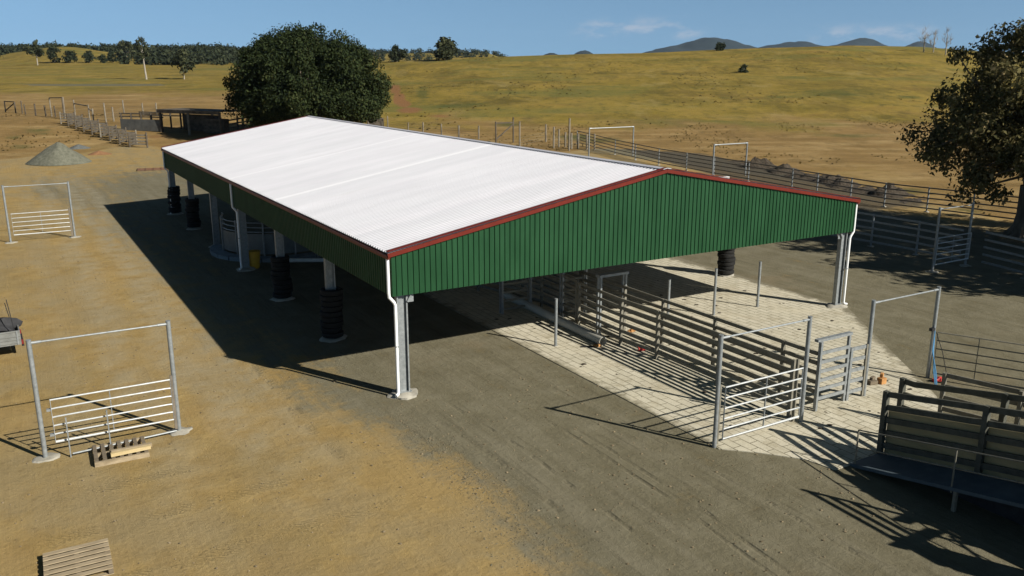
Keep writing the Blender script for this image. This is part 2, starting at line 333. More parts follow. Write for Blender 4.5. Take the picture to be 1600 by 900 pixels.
# ------------------------------------------------------------------ mesh helpers
class MB:
    def __init__(s): s.v = []; s.f = []
    def add(s, vs, fs):
        o = len(s.v); s.v += [tuple(p) for p in vs]; s.f += [tuple(i+o for i in f) for f in fs]; return s
    def box(s, c, d, rz=0.0):
        x, y, z = d[0]/2, d[1]/2, d[2]/2; ca, sa = math.cos(rz), math.sin(rz)
        vs = []
        for sx, sy, sz in ((-1,-1,-1),(1,-1,-1),(1,1,-1),(-1,1,-1),(-1,-1,1),(1,-1,1),(1,1,1),(-1,1,1)):
            px, py = sx*x, sy*y
            vs.append((c[0]+px*ca-py*sa, c[1]+px*sa+py*ca, c[2]+sz*z))
        return s.add(vs, [(3,2,1,0),(4,5,6,7),(0,1,5,4),(1,2,6,5),(2,3,7,6),(3,0,4,7)])
    def bar(s, p0, p1, wd, ht, up=(0, 0, 1)):
        p0 = Vector(p0); p1 = Vector(p1); d = (p1-p0).normalized(); sd_ = d.cross(Vector(up))
        if sd_.length < 1e-5: sd_ = d.cross(Vector((1, 0, 0)))
        sd_.normalize(); u = sd_.cross(d).normalized()
        vs = []
        for p in (p0, p1):
            for a, b_ in ((-1,-1),(1,-1),(1,1),(-1,1)): vs.append(p+sd_*a*wd/2+u*b_*ht/2)
        return s.add(vs, [(3,2,1,0),(4,5,6,7),(0,1,5,4),(1,2,6,5),(2,3,7,6),(3,0,4,7)])
    def tube(s, pts, r, n=10, cap=True):
        pts = [Vector(p) for p in pts]; rs = r if isinstance(r, (list, tuple)) else [r]*len(pts)
        rings = []; prev = None
        for i, p in enumerate(pts):
            d = (pts[min(i+1, len(pts)-1)]-pts[max(i-1, 0)]).normalized()
            if prev is None:
                a = d.cross(Vector((0, 0, 1)))
                if a.length < .05: a = d.cross(Vector((1, 0, 0)))
            else: a = prev-d*prev.dot(d)
            a.normalize(); prev = a.copy(); bb = d.cross(a)
            rings.append([p+(a*math.cos(2*math.pi*k/n)+bb*math.sin(2*math.pi*k/n))*rs[i] for k in range(n)])
        vs = [q for rg in rings for q in rg]; fs = []
        for i in range(len(pts)-1):
            for k in range(n): fs.append((i*n+k, i*n+(k+1) % n, (i+1)*n+(k+1) % n, (i+1)*n+k))
        if cap: fs.append(tuple(range(n-1, -1, -1))); fs.append(tuple((len(pts)-1)*n+k for k in range(n)))
        return s.add(vs, fs)
    def prism(s, poly, z0, z1):
        n = len(poly)
        vs = [(p[0], p[1], z0) for p in poly]+[(p[0], p[1], z1) for p in poly]
        return s.add(vs, [tuple(range(n-1, -1, -1)), tuple(range(n, 2*n))]+[(i, (i+1) % n, n+(i+1) % n, n+i) for i in range(n)])
    def blob(s, c, r, seed, n=10, flat=.0, amp=.3):
        vs = []; fs = []
        for i in range(n//2+1):
            th = math.pi*i/(n//2)
            for k in range(n):
                ph = 2*math.pi*k/n; d = Vector((math.sin(th)*math.cos(ph), math.sin(th)*math.sin(ph), math.cos(th)))
                q = 1+amp*mnoise.noise(d*1.7+Vector((seed, seed*.7, 0)))
                vs.append((c[0]+d.x*r[0]*q, c[1]+d.y*r[1]*q, max(c[2]+d.z*r[2]*q, c[2]-r[2]*(1-flat))))
        for i in range(n//2):
            for k in range(n): fs.append((i*n+k, (i+1)*n+k, (i+1)*n+(k+1) % n, i*n+(k+1) % n))
        return s.add(vs, fs)
def mesh(name, mb):
    me = bpy.data.meshes.new(name); me.from_pydata(mb.v, [], mb.f); me.update(); return me
def obj(name, mb, mat, parent=None, smooth=False, bevel=0):
    me = mesh(name, mb); me.materials.append(mat)
    if smooth:
        me.shade_smooth()
        try: me.set_sharp_from_angle(angle=R(40))
        except Exception: pass
    o = bpy.data.objects.new(name, me); COL.objects.link(o)
    if parent is not None: o.parent = parent
    if bevel:
        bm_ = o.modifiers.new('bevel', 'BEVEL'); bm_.width = bevel; bm_.segments = 2; bm_.limit_method = 'ANGLE'
    return o
def tag(o, label=None, cat=None, group=None, kind=None):
    if label: o['label'] = label
    if cat: o['category'] = cat
    if group: o['group'] = group
    if kind: o['kind'] = kind
    return o
def thing(name, label, cat, loc, rz=YAW, group=None):
    o = bpy.data.objects.new(name, None); COL.objects.link(o); o.empty_display_size = .3
    o.location = loc; o.rotation_euler = (0, 0, rz)
    return tag(o, label, cat, group)
def children(o): return [c for c in bpy.data.objects if c.parent == o]
def copy_tree(o, parent=None):
    c = o.copy(); COL.objects.link(c)
    if parent is not None: c.parent = parent
    for ch in children(o): copy_tree(ch, c)
    return c
def fastmesh(name, V, F, tint=None, mat=None, parent=None):
    me = bpy.data.meshes.new(name); V = np.asarray(V, np.float32); F = np.asarray(F, np.int32); k = F.shape[1]
    me.vertices.add(len(V)); me.vertices.foreach_set('co', V.ravel())
    me.loops.add(F.size); me.loops.foreach_set('vertex_index', F.ravel())
    me.polygons.add(len(F)); me.polygons.foreach_set('loop_start', np.arange(0, F.size, k, dtype=np.int32))
    me.polygons.foreach_set('loop_total', np.full(len(F), k, np.int32))
    me.update(calc_edges=True)
    if tint is not None:
        a = me.attributes.new('tint', 'FLOAT', 'FACE'); a.data.foreach_set('value', np.asarray(tint, np.float32))
    if mat: me.materials.append(mat)
    o = bpy.data.objects.new(name, me); COL.objects.link(o)
    if parent is not None: o.parent = parent
    return o

# ------------------------------------------------------------------ ground
ny, nx = 620, 420
ty = np.exp(np.linspace(math.log(12), math.log(7000), ny))-28
tx = np.linspace(-1.0, 1.0, nx); tx = np.sign(tx)*np.abs(tx)**1.25*1.6
Y = np.repeat(ty[:, None], nx, 1); X = tx[None, :]*(Y+42)
Z = tz(X, Y)
uu = (X-OX)*cU[0]+(Y-OY)*cU[1]; vv = (X-OX)*cV[0]+(Y-OY)*cV[1]; ss = X/np.maximum(Y, 20)
wav = np.sin(X*.21+np.sin(Y*.17)*1.4)*1.3+np.sin(X*.53+Y*.31)*.6
# soils
lim_grey = np.interp(vv, [-20, -10, -6.5, -3, 1, 38, 60, 200], [-.9, -.6, -.5, -1.7, -3.3, -4.6, -9, -9])
a_grey = sstep(uu+wav*.35-lim_grey, -1.7, 1.7)
a_grey *= 1-sstep(uu-(44.6+.06*(vv-8)), -1.2, 1.2)*.95*(1-sstep(uu, 52, 55))
a_grey *= 1-.75*sstep(vv, 55, 80)
a_grey *= 1-.30*(1-sstep(uu, -1.5, .3))*sstep(vv, -8, 2)
edgeR = 51.5+(vv-19)*.33
g_right = sstep(uu-edgeR, -1.5, 2.5)
g_back = sstep(vv-(64+wav), -3, 3)*sstep(uu, 4, 12)
g_left = sstep(Y-(101+wav*2.5+8*np.sin(X*.12)), -7, 7)
a_grass = np.maximum(np.maximum(g_right, g_back), g_left)
a_dark = sstep(uu-(edgeR-8), -2, 2)*(1-sstep(uu-edgeR, 1, 4))*sstep(vv, 10, 22)
a_dry = 1-sstep(Y+wav*5, 118, 172)
a_dry = np.where(ss < -.25, (1-sstep(Y+wav*3, 185, 260))*.95, a_dry)
blobs = [(20, 215, 16, 5, 1), (60, 205, 30, 6, .8), (30, 230, 25, 5, .9), (790, 195, 30, 5, 1), (720, 165, 60, 6, .9), (660, 145, 14, 14, .9), (1300, 145, 120, 9, .75), (1420, 152, 24, 5, .9), (1330, 212, 90, 5, .7),
         (935, 220, 60, 8, .8), (1420, 300, 40, 8, .9), (180, 205, 40, 12, .7), (560, 130, 30, 8, .5), (900, 215, 50, 7, .9), (1500, 330, 60, 12, .7), (150, 232, 45, 5, .6), (215, 238, 40, 5, .8), (1100, 160, 60, 4, .5)]
cyz = Y*math.cos(PITCH)-(Z-CAM_H)*math.sin(PITCH); czz = Y*math.sin(PITCH)+(Z-CAM_H)*math.cos(PITCH)
ok = cyz > 5
PX = np.where(ok, 800+FPX*X/np.maximum(cyz, 5), -9999); PY = np.where(ok, 450-FPX*czz/np.maximum(cyz, 5), 9999)
def region(px, py, rx, ry, k=1.0):
    # soft patch of ground round the ground point seen at (px,py), sized in metres there
    p = GT(px, py); q = GT(px+rx, py); r_ = GT(px, py-ry); ax = max(1, abs(q.x-p.x)); ay = max(1.5, abs(r_.y-p.y))
    return k*np.exp(-((X-p.x-(Y-p.y)*p.x/max(p.y, 20))/ax)**2-((Y-p.y)/ay)**2)
a_lush = np.zeros_like(X)
for bl in blobs: a_lush = np.maximum(a_lush, region(*bl))
a_lush = np.where(Y < 60, 0, a_lush)
a_red = np.zeros_like(X)
for bl in [(618, 140, 9, 12, .85), (624, 155, 11, 12, .95), (640, 172, 26, 6, .8), (690, 182, 40, 5, .55), (250, 215, 45, 9, .5), (632, 163, 14, 8, .8)]: a_red = np.maximum(a_red, region(*bl))
a_red = np.where(Y < 70, 0, a_red)
rut = np.zeros_like(X)
co = np.stack([X, Y, Z], -1).reshape(-1, 3)
ii = np.arange(ny*nx).reshape(ny, nx)
F = np.stack([ii[:-1, :-1], ii[:-1, 1:], ii[1:, 1:], ii[1:, :-1]], -1).reshape(-1, 4)
ground = fastmesh('ground', co, F, None, GROUND)
for nm, a in (('grey', a_grey), ('grass', a_grass), ('dark', a_dark), ('dry', a_dry), ('lush', a_lush), ('red', a_red)):
    at = ground.data.attributes.new(nm, 'FLOAT', 'POINT'); at.data.foreach_set('value', a.ravel().astype(np.float32))
ground.data.shade_smooth(); tag(ground, kind='structure')

# far blue hills
def hill_fn(px0, row, hw, y0, dp):
    a = (450-row)/FPX; e = math.atan(a)-PITCH
    return ((px0-800)/FPX/math.cos(PITCH), CAM_H+y0*math.tan(e), hw/FPX/math.cos(PITCH), y0, dp)
HL = [hill_fn(1090, 56, 98, 5200, 700), hill_fn(1040, 72, 90, 5000, 600), hill_fn(1305, 61, 95, 5300, 700), hill_fn(1215, 66, 130, 5100, 700), hill_fn(1392, 64, 60, 5300, 600), hill_fn(1470, 78, 90, 5300, 600),
      hill_fn(700, 79, 170, 3600, 400), hill_fn(905, 78.5, 40, 3600, 400), hill_fn(858, 81, 40, 3600, 300), hill_fn(560, 73, 160, 3600, 400), hill_fn(10, 73, 130, 3600, 500), hill_fn(-180, 74, 130, 3600, 500)]
hy = np.linspace(3000, 6400, 70); hx = np.linspace(-.95, .95, 380)
HY = np.repeat(hy[:, None], 380, 1); HX = hx[None, :]*HY; HS = np.repeat(hx[None, :], 70, 0)
HZ = np.full_like(HX, -3.0)
for s0, z0, hw, y0, dp in HL:
    HZ = np.maximum(HZ, (z0+3)*np.exp(-np.abs((HS-s0)/hw)**1.6)*np.exp(-((HY-y0)/dp)**2)-3)
nn = np.array([[mnoise.fractal(Vector((a*.006, b_*.006, .3)), .9, 2.1, 4) for a, b_ in zip(r0, r1)] for r0, r1 in zip(HX, HY)])
HZ = HZ+nn*np.clip(HZ, 0, 90)*.2
ii = np.arange(HX.size).reshape(HX.shape)
hills = fastmesh('hills', np.stack([HX, HY, HZ], -1).reshape(-1, 3), np.stack([ii[:-1, :-1], ii[:-1, 1:], ii[1:, 1:], ii[1:, :-1]], -1).reshape(-1, 4), None,
                 basic('hazed_forested_hill', (.008, .015, .017), (.020, .029, .030), .012, 1, 0, 0))  # blue of the distant haze partly put into the forest colour
hills.data.shade_smooth(); tag(hills, kind='structure')

# pond strip on the left flat
pl = [GT(x_, y_) for x_, y_ in ((-60, 132.3), (110, 132), (250, 131.5), (258, 134), (120, 134.8), (-60, 135.2))]
pm = MB(); pm.add([p+Vector((0, 0, .12)) for p in pl]+[p-Vector((0, 0, .4)) for p in pl], [(0, 5, 4, 3, 2, 1)]+[(i, (i+1) % 6, 6+(i+1) % 6, 6+i) for i in range(6)])
tag(obj('pond', pm, basic('muddy_water', (.11, .10, .06), (.14, .125, .075), .3, .85, 0, 0, spec=.05)), kind='structure')

# paved slab
pave = [(6.12, 16), (6.12, 4.9), (6.13, -3.1), (6.1, -7.85), (6.8, -8.5), (7.6, -9.45), (7.8, -10.3), (11.2, -10.3), (13.3, -9.75), (13.9, -9.2), (14.75, -8.5), (15.45, -7.6), (17.15, -5.3), (20.95, -.25), (21.1, 3), (21.5, 11.6), (21.7, 16)]
pp = MB(); pp.prism(pave, -.04, .022)
po = obj('pavement', pp, PAVE); po.location = S(0, 0, 0); po.rotation_euler = (0, 0, YAW); tag(po, kind='structure')

# windrow of turned dark soil behind the yards
em = MB(); rows_ = 13; vs_ = []; nL = 130
for i in range(nL+1):
    f = i/nL; v_ = 17+f*30; u_ = 51.8+(v_-19)*.33+.5*math.sin(v_*.7)
    hgt = .8*max(0, .45+1.1*mnoise.noise(Vector((v_*.5, 3, 1))))*min(1, 6*f+.15, 6*(1-f)+.1)
    for k in range(rows_):
        g = k/(rows_-1)*2-1
        zz = hgt*max(0, 1-g*g)*(1+1.0*mnoise.noise(Vector((v_*1.6, g*2.5, 5))))+.12*max(0, 1-g*g)*mnoise.noise(Vector((v_*4, g*5, 8)))
        p = S(u_+g*2.1, v_+.3*mnoise.noise(Vector((v_, g*3, 2)))); base_ = float(tz(p.x, p.y))
        vs_.append((p.x, p.y, base_-.06+zz))
em.add(vs_, [(i*rows_+k, i*rows_+k+1, (i+1)*rows_+k+1, (i+1)*rows_+k) for i in range(nL) for k in range(rows_-1)])
tag(obj('earth_mound', em, DARKSOIL, smooth=True), kind='structure')

# ------------------------------------------------------------------ the shed
W, L, HE, HA, HF = 21.11, 40.9, 4.637, 6.514, 3.318
shed = thing('open_sided_shed', 'long open-sided shed with white ribbed roof, green gable cladding and red trim', 'shed', S(0, 0))
RIB = .19
def ribs(length, start=0.0):
    xs = []; n = int(length/RIB)
    for i in range(n):
        a = start+i*RIB
        xs += [(a, 0), (a+.125, 0), (a+.138, 1), (a+.172, 1)]
    xs.append((start+length, 0)); return xs
slope = (HA-HE)/(W/2)
rp = ribs(L+.16, -.08)
for side in (0, 1):
    mb_ = MB(); vs_ = []
    for v_, k in rp:
        dz = .06*k
        ue = -.09 if side == 0 else W+.09
        vs_ += [(ue, v_, HE-.09*slope+.03+dz), (W/2, v_, HA+.03+dz)]
    fs_ = [(2*i, 2*i+1, 2*i+3, 2*i+2) for i in range(len(rp)-1)]
    if side: fs_ = [f[::-1] for f in fs_]
    mb_.add(vs_, [f[::-1] for f in fs_])
    obj('roof', mb_, ROOF, shed)
mb_ = MB()
for s_ in (-1, 1): mb_.bar((W/2+s_*.09, -.1, HA+.088), (W/2+s_*.09, L+.1, HA+.088), .19, .02, up=(s_*slope, 0, 1))
obj('ridge_cap', mb_, ROOF, shed)
def gable(v_, out_):
    mb_ = MB(); vs_ = []; xs = ribs(W)
    for u_, k in xs:
        ztop = HE+slope*min(u_, W-u_)
        vs_ += [(u_, v_+out_*.03*k, HF), (u_, v_+out_*.03*k, ztop)]
    mb_.add(vs_, [(2*i, 2*i+2, 2*i+3, 2*i+1) for i in range(len(xs)-1)]); return mb_
obj('gable_cladding', gable(-.01, -1), GREEN, shed); obj('gable_cladding', gable(L+.01, 1), GREEN, shed)
def sidecl(u_, out_):
    mb_ = MB(); vs_ = []; xs = ribs(L)
    for v_, k in xs: vs_ += [(u_+out_*.03*k, v_, HF), (u_+out_*.03*k, v_, HE-.05)]
    mb_.add(vs_, [(2*i, 2*i+2, 2*i+3, 2*i+1) for i in range(len(xs)-1)]); return mb_
obj('side_cladding', sidecl(-.01, -1), GREEN, shed); obj('side_cladding', sidecl(W+.01, 1), GREEN, shed)
for v_ in (-.075, L+.075):
    for s_ in (0, 1):
        mb_ = MB(); a = (-.14 if s_ == 0 else W+.14, v_, HE-.14*slope); mb_.bar(a, (W/2, v_, HA-.0), .05, .125, up=(0, 0, 1))
        mb_.bar((a[0], v_+(.075 if v_ < 0 else -.075), a[2]+.125), (W/2, v_+(.075 if v_ < 0 else -.075), HA+.105), .17, .02)
        obj('barge_trim', mb_, RED, shed)
for u_ in (-.10, W+.10):
    mb_ = MB(); mb_.box((u_, L/2, HE-.09), (.11, L+.1, .12)); obj('gutter', mb_, BROWN, shed, bevel=.02)
COLV = [.22+k*(L-.44)/6 for k in range(7)]
for k, v_ in enumerate(COLV):
    for s_, u_ in ((1, .36), (-1, W-.36)):
        mb_ = MB(); top = HE-.12
        mb_.box((u_, v_, top/2), (.34, .014, top))
        for q in (-1, 1): mb_.box((u_+q*.17, v_, top/2), (.014, .19, top))
        # lipped edges of the built-up section
        for q in (-1, 1):
            for r_ in (-1, 1): mb_.box((u_+q*.15, v_+r_*.088, top/2), (.04, .012, top))
        c_ = obj('column', mb_, GALV, shed)
        f_ = MB(); f_.blob((u_, v_, -.02), (.52, .48, .15), 3+k+s_, 18, .85, .35); obj('footing', f_, CONC, c_, smooth=True)
        f_ = MB(); f_.box((u_, v_, .125), (.46, .28, .02)); obj('base_plate', f_, GALV, c_)
        f_ = MB(); f_.bar((u_+s_*.17, v_-.03, HF-.25), (u_+s_*1.05, v_-.03, HE-.25+slope*1.0), .06, .24, up=(0, 1, 0)); f_.box((u_+s_*.28, v_-.07, HF-.13), (.22, .012, .3))
        obj('knee_brace', f_, GALV, c_)
    mb_ = MB()
    for a, b_ in (((.3, v_, HE-.13), (W/2, v_, HA-.27)), ((W-.3, v_, HE-.13), (W/2, v_, HA-.27))):
        mb_.bar(a, b_, .02, .30); 
        a2 = Vector(a); b2 = Vector(b_)
        for dz in (-.15, .15): mb_.bar(a2+Vector((0, 0, dz)), b2+Vector((0, 0, dz)), .15, .014)
    obj('rafter', mb_, GALV, shed)
for s_ in (0, 1):
    for i in range(9):
        u_ = .5+i*1.2; z_ = HE+slope*u_-.06
        if s_: u_ = W-u_
        mb_ = MB(); mb_.box((u_, L/2, z_), (.06, L-.1, .12)); obj('purlin', mb_, GALV, shed)
def downpipe(u_, v_, s_):
    mb_ = MB()
    pts = [(u_-s_*.10, v_, HE-.12), (u_-s_*.10, v_, HF+.12), (u_-s_*.09, v_, HF-.02), (u_+s_*.06, v_, HF-.20), (u_+s_*.10, v_, HF-.30), (u_+s_*.10, v_, .18), (u_+s_*.06, v_-.05, .13), (u_-s_*.02, v_-.1, .11)]
    mb_.tube(pts, .052, 12); o = obj('downpipe', mb_, WHITE, shed, smooth=True)
    mb2 = MB(); mb2.box((u_+s_*.12, v_, 1.7), (.14, .12, .03)); obj('bracket', mb2, GALV, o)
for k in (0, 3, 6):
    downpipe(0, COLV[k]-.16, 1); downpipe(W, COLV[k]-.16, -1)

# tyre stacks round the columns: every tyre is a thing
def tyre_mesh():
    mb_ = MB(); n = 28; prof = [(.28, -.09), (.31, -.105), (.38, -.10), (.412, -.075), (.42, 0), (.412, .075), (.38, .10), (.31, .105), (.28, .09)]
    vs_ = []; m_ = len(prof)
    for i in range(n):
        a = 2*math.pi*i/n
        for r_, z_ in prof:
            rr = r_+(.008 if (i % 2 and r_ > .40) else 0); vs_.append((rr*math.cos(a), rr*math.sin(a), z_))
    fs_ = []
    for i in range(n):
        for j in range(m_-1): fs_.append((i*m_+j, ((i+1) % n)*m_+j, ((i+1) % n)*m_+j+1, i*m_+j+1))
        fs_.append((i*m_+m_-1, ((i+1) % n)*m_+m_-1, ((i+1) % n)*m_, i*m_))
    return mb_.add(vs_, fs_)
ORD = ['lowest', 'second', 'third', 'fourth', 'fifth', 'sixth', 'seventh', 'eighth', 'topmost']
ty0 = None
for k, s_, where, cnt in ((1, 0, 'second left column from front', 9), (2, 0, 'third left column from front', 9), (5, 0, 'second left column from back', 9), (6, 0, 'rearmost left column', 9), (1, 1, 'right column beyond bare posts', 8)):
    for i in range(cnt):
        if ty0 is None:
            o = ty0 = obj('tyre', tyre_mesh(), TYRE, smooth=True)
        else: o = ty0.copy(); COL.objects.link(o)
        p = S((.36 if s_ == 0 else W-.36)+random.uniform(-.05, .05), COLV[k]+random.uniform(-.05, .05), .225+i*.207)
        o.location = p; o.rotation_euler = (random.uniform(-.03, .03), random.uniform(-.03, .03), random.uniform(0, 6)); o.scale = (random.uniform(.94, 1.05),)*2+(1,)
        nth = 'topmost' if i == cnt-1 else ORD[i]
        tag(o, 'black tyre, %s%s in the stack round %s' % (nth, '' if nth in ('lowest', 'topmost') else ' up', where), 'tyre', 'tyres stacked round the shed columns')

# ------------------------------------------------------------------ gates and rails
def footing(parent, x, y, seed, r=.33):
    f_ = MB(); f_.blob((x, y, -.01), (r, r*.9, .075), seed, 14, .85, .5); obj('footing', f_, CONC, parent, smooth=True)
def gate_leaf(parent, x0, x1, y, z0, z1, nr, r=.021, ups=(.5,), mat=None, taper=.0):
    mat = mat or GALV
    lf = MB(); lf.tube([(x1, y, z0+.02), (x0, y, z0), (x0, y, z1), (x1, y, z1), (x1, y, z0), (x0, y, z0+.001)], r*1.1, 8)
    g = obj('gate_leaf', lf, GALVB if mat is GALV else mat, parent, smooth=True)
    for i in range(1, nr-1):
        z = z0+(z1-z0)*i/(nr-1)
        mb_ = MB(); sx = 1 if x1 > x0 else -1
        mb_.tube([(x0, y, z-.012), (x0+.12*sx, y-.012, z), (x1-.12*sx, y-.012, z), (x1, y, z-.012)], r, 8); obj('rail', mb_, GALVB if mat is GALV else mat, g, smooth=True)
    for f in ups:
        x = x0+(x1-x0)*f; mb_ = MB(); mb_.bar((x, y+.03, z0), (x, y+.03, z1), .04, .02); obj('upright', mb_, mat, g)
    return g
def portal(name, label, u0, u1, v_, h_, group='tall gate frames of the yards', foot=True, r=.062, thin=.026):
    um = (u0+u1)/2
    p = S(um, v_); p.z = float(tz(p.x, p.y))
    t_ = thing(name, label, 'gate', p, YAW, group)
    for i, u_ in enumerate((u0, u1)):
        mb_ = MB(); mb_.tube([(u_-um, 0, -.1), (u_-um, 0, h_)], r, 12); q = obj('post', mb_, GALV, t_, smooth=True)
        c_ = MB(); c_.tube([(u_-um, 0, h_), (u_-um, 0, h_+.02)], r*1.08, 12); obj('cap', c_, GALV, q, smooth=True)
        if foot: footing(t_, u_-um, 0, i*3+um)
    mb_ = MB(); mb_.tube([(u0-um, 0, h_-.07), (u1-um, 0, h_-.07)], thin, 8)
    for u_, q in ((u0, 1), (u1, -1)): mb_.tube([(u_-um, 0, h_-.07), (u_-um+q*.28, 0, h_-.07)], thin*1.5, 8)
    obj('overhead_bar', mb_, GALV, t_, smooth=True)
    return t_
# near left gate
t_ = portal('yard_gate', 'galvanised gate frame with six-rail gate on the dirt, just behind the slatted pallet', -9.67, -6.30, .85, 3.28)
g = gate_leaf(t_, 1.56, -1.40, -.10, .44, 1.63, 6, .022, (.52,))
mb_ = MB(); mb_.tube([(-1.05, -.28, .10), (1.60, -.12, .10)], .026, 8); obj('ground_bar', mb_, GALV, t_, smooth=True)
for x in (-1.10, -.12):
    mb_ = MB(); mb_.bar((x, -.25, .0), (x, -.25, 1.13), .055, .03); obj('stay', mb_, GALV, t_)
mb_ = MB(); mb_.bar((1.60, -.10, .15), (1.60, -.10, 1.75), .05, .07); obj('hinge_post', mb_, RUST, t_)
for z in (.65, 1.35):
    mb_ = MB(); mb_.box((-1.45, -.06, z), (.12, .09, .06)); obj('latch', mb_, GALV, t_)
# far left gate
t_ = portal('yard_gate', 'galvanised gate frame with six-rail gate standing far back on the open dirt', -9.96, -6.53, 34.7, 3.4)
gate_leaf(t_, 1.55, -1.50, -.08, .45, 1.72, 6, .021, (.5,))
mb_ = MB(); mb_.bar((1.58, -.10, .1), (1.58, -.10, 1.85), .06, .08); obj('hinge_post', mb_, RUST, t_)
# front gate of the race
t_ = portal('yard_gate', 'galvanised gate frame with six-rail gate at the front corner of the pavement', 6.09, 9.50, -7.68, 3.2, foot=False)
gate_leaf(t_, -1.48, 1.52, -.06, .22, 1.72, 6, .023, (.53,))
mb_ = MB(); mb_.bar((1.48, .10, .05), (1.48, .10, 1.95), .07, .07); obj('hinge_post', mb_, GALVD, t_)
mb_ = MB(); mb_.bar((-1.56, .05, .05), (-1.56, .05, 1.75), .05, .05); obj('latch_post', mb_, GALVD, t_)
# right gate: frame with its leaf swung open
t_ = portal('yard_gate', 'galvanised gate frame over an empty opening, its gate swung out beside a blue strap', 12.79, 16.06, -7.30, 3.13, foot=False)
mb_ = MB(); mb_.bar((-1.72, .0, .05), (-1.72, .0, 1.75), .06, .07); obj('latch_post', mb_, GALVD, t_)
def leaf_dir(parent, p0, d, ln, z0, z1, nr, mat, r=.021):
    d = Vector(d).normalized(); lf = MB(); A = Vector(p0); B = A+d*ln
    lf.tube([(B.x, B.y, z0+.02), (A.x, A.y, z0), (A.x, A.y, z1), (B.x, B.y, z1), (B.x, B.y, z0), (A.x, A.y, z0+.001)], r*1.1, 8)
    g = obj('gate_leaf', lf, mat, parent, smooth=True)
    for i in range(1, nr-1):
        z = z0+(z1-z0)*i/(nr-1); q = Vector(p0)+d*ln
        mb_ = MB(); mb_.tube([(p0[0], p0[1], z), (q.x, q.y, z)], r, 8); obj('rail', mb_, mat, g, smooth=True)
    for f in (.42,):
        q = Vector(p0)+d*ln*f; mb_ = MB(); mb_.tube([(q.x, q.y, z0), (q.x, q.y, z1)], .016, 6); obj('upright', mb_, mat, g, smooth=True)
leaf_dir(t_, (1.70, -.12, 0), (1.05, -2.15, 0), 2.9, .2, 1.62, 6, GALVD)
mb_ = MB(); mb_.box((1.52, -.02, 1.72), (.16, .12, .10)); obj('latch', mb_, BLACK, t_)
# strap and rope on that gate
sp_ = S(15.95, -7.42)
st = MB(); 
for q in range(3): st.tube([(0, 0, 1.7), (-.10-.03*q, -.10, 1.05), (-.28-.08*q, -.30-.1*q, .45), (-.42-.10*q, -.5-.1*q, .03)], .016, 6)
o = obj('strap', st, BLUE, smooth=True); o.location = sp_; o.rotation_euler = (0, 0, YAW); tag(o, 'blue strap hanging from the post of the open gate to the pavement', 'strap')
st = MB(); st.tube([(0, 0, 1.6), (.25, -.15, .9), (.42, -.32, .03)], .012, 6)
o = obj('rope', st, BLACK, smooth=True); o.location = S(16.15, -7.35); o.rotation_euler = (0, 0, YAW); tag(o, 'thin black rope hanging from the open gate to the gravel', 'rope')

def rail_fence(name, label, pts, h_, nr, posts_every=None, post_r=.05, mat=None, pmat=None, rail=(.045, .118), z0=.28, cat='fence', group=None, post_h=None, square=True, slope_fn=None, foots=False, postpts=None):
    """pts (u,v) polyline; posts at pts (or postpts); rails follow the polyline"""
    mat = mat or GALVD; pmat = pmat or GALVD
    P = [S(*p) for p in pts]; base = P[0].copy(); base.z = float(tz(base.x, base.y))
    t_ = thing(name, label, cat, base, 0, group)
    zf = slope_fn or (lambda p: float(tz(p.x, p.y)))
    def loc(p, z): return (p.x-base.x, p.y-base.y, zf(p)+z-base.z)
    QP = [S(*p) for p in (postpts or pts)]
    ph = post_h or h_+.06
    for k, p in enumerate(QP):
        mb_ = MB()
        if square: mb_.bar(loc(p, -.1), loc(p, ph), post_r*2, post_r*2, up=(cU[0], cU[1], 0))
        else: mb_.tube([loc(p, -.1), loc(p, ph)], post_r, 10)
        q = obj('post', mb_, pmat, t_, smooth=not square)
        if foots:
            l_ = loc(p, 0); f_ = MB(); f_.blob((l_[0], l_[1], l_[2]), (.2, .2, .07), k, 10, .85, .4); obj('footing', f_, CONC, q, smooth=True)
    for i in range(nr):
        z = z0+(h_-z0)*i/(nr-1); mb_ = MB()
        for a, b_ in zip(P[:-1], P[1:]): mb_.bar(loc(a, z), loc(b_, z), rail[0], rail[1])
        obj('rail', mb_, mat, t_)
    return t_
RACE = 'rail fences of the cattle race'
rail_fence('race_fence', 'six-rail steel race fence on the pavement, nearer the camera, ending at the front gate frame', [(9.42, -7.35), (9.44, -1.25), (9.34, .75), (9.46, 3.6)], 1.76, 6, group=RACE, postpts=[(9.42, -7.3), (9.43, -4.3), (9.44, -1.25), (9.36, .72), (9.46, 3.6)])
rail_fence('race_fence', 'six-rail steel race fence on the pavement, farther from camera, ending at narrow sliding gate', [(10.56, -7.2), (10.56, 2.2), (10.6, 5.0)], 1.78, 6, group=RACE, postpts=[(10.56, -5.9), (10.56, -2.9), (10.56, -.2), (10.58, 2.1), (10.6, 5.0)])
rail_fence('race_fence', 'dim steel panel of the race inside the shed, under the middle of the gable', [(9.46, 3.75), (9.6, 6.6), (8.6, 10.5), (5.6, 14)], 1.8, 6, group=RACE)
rail_fence('race_fence', 'dim steel panel of the race deep in the shed behind the portal of the race', [(10.62, 5.15), (10.7, 10), (11.5, 14), (11.8, 20)], 1.85, 6, group=RACE)
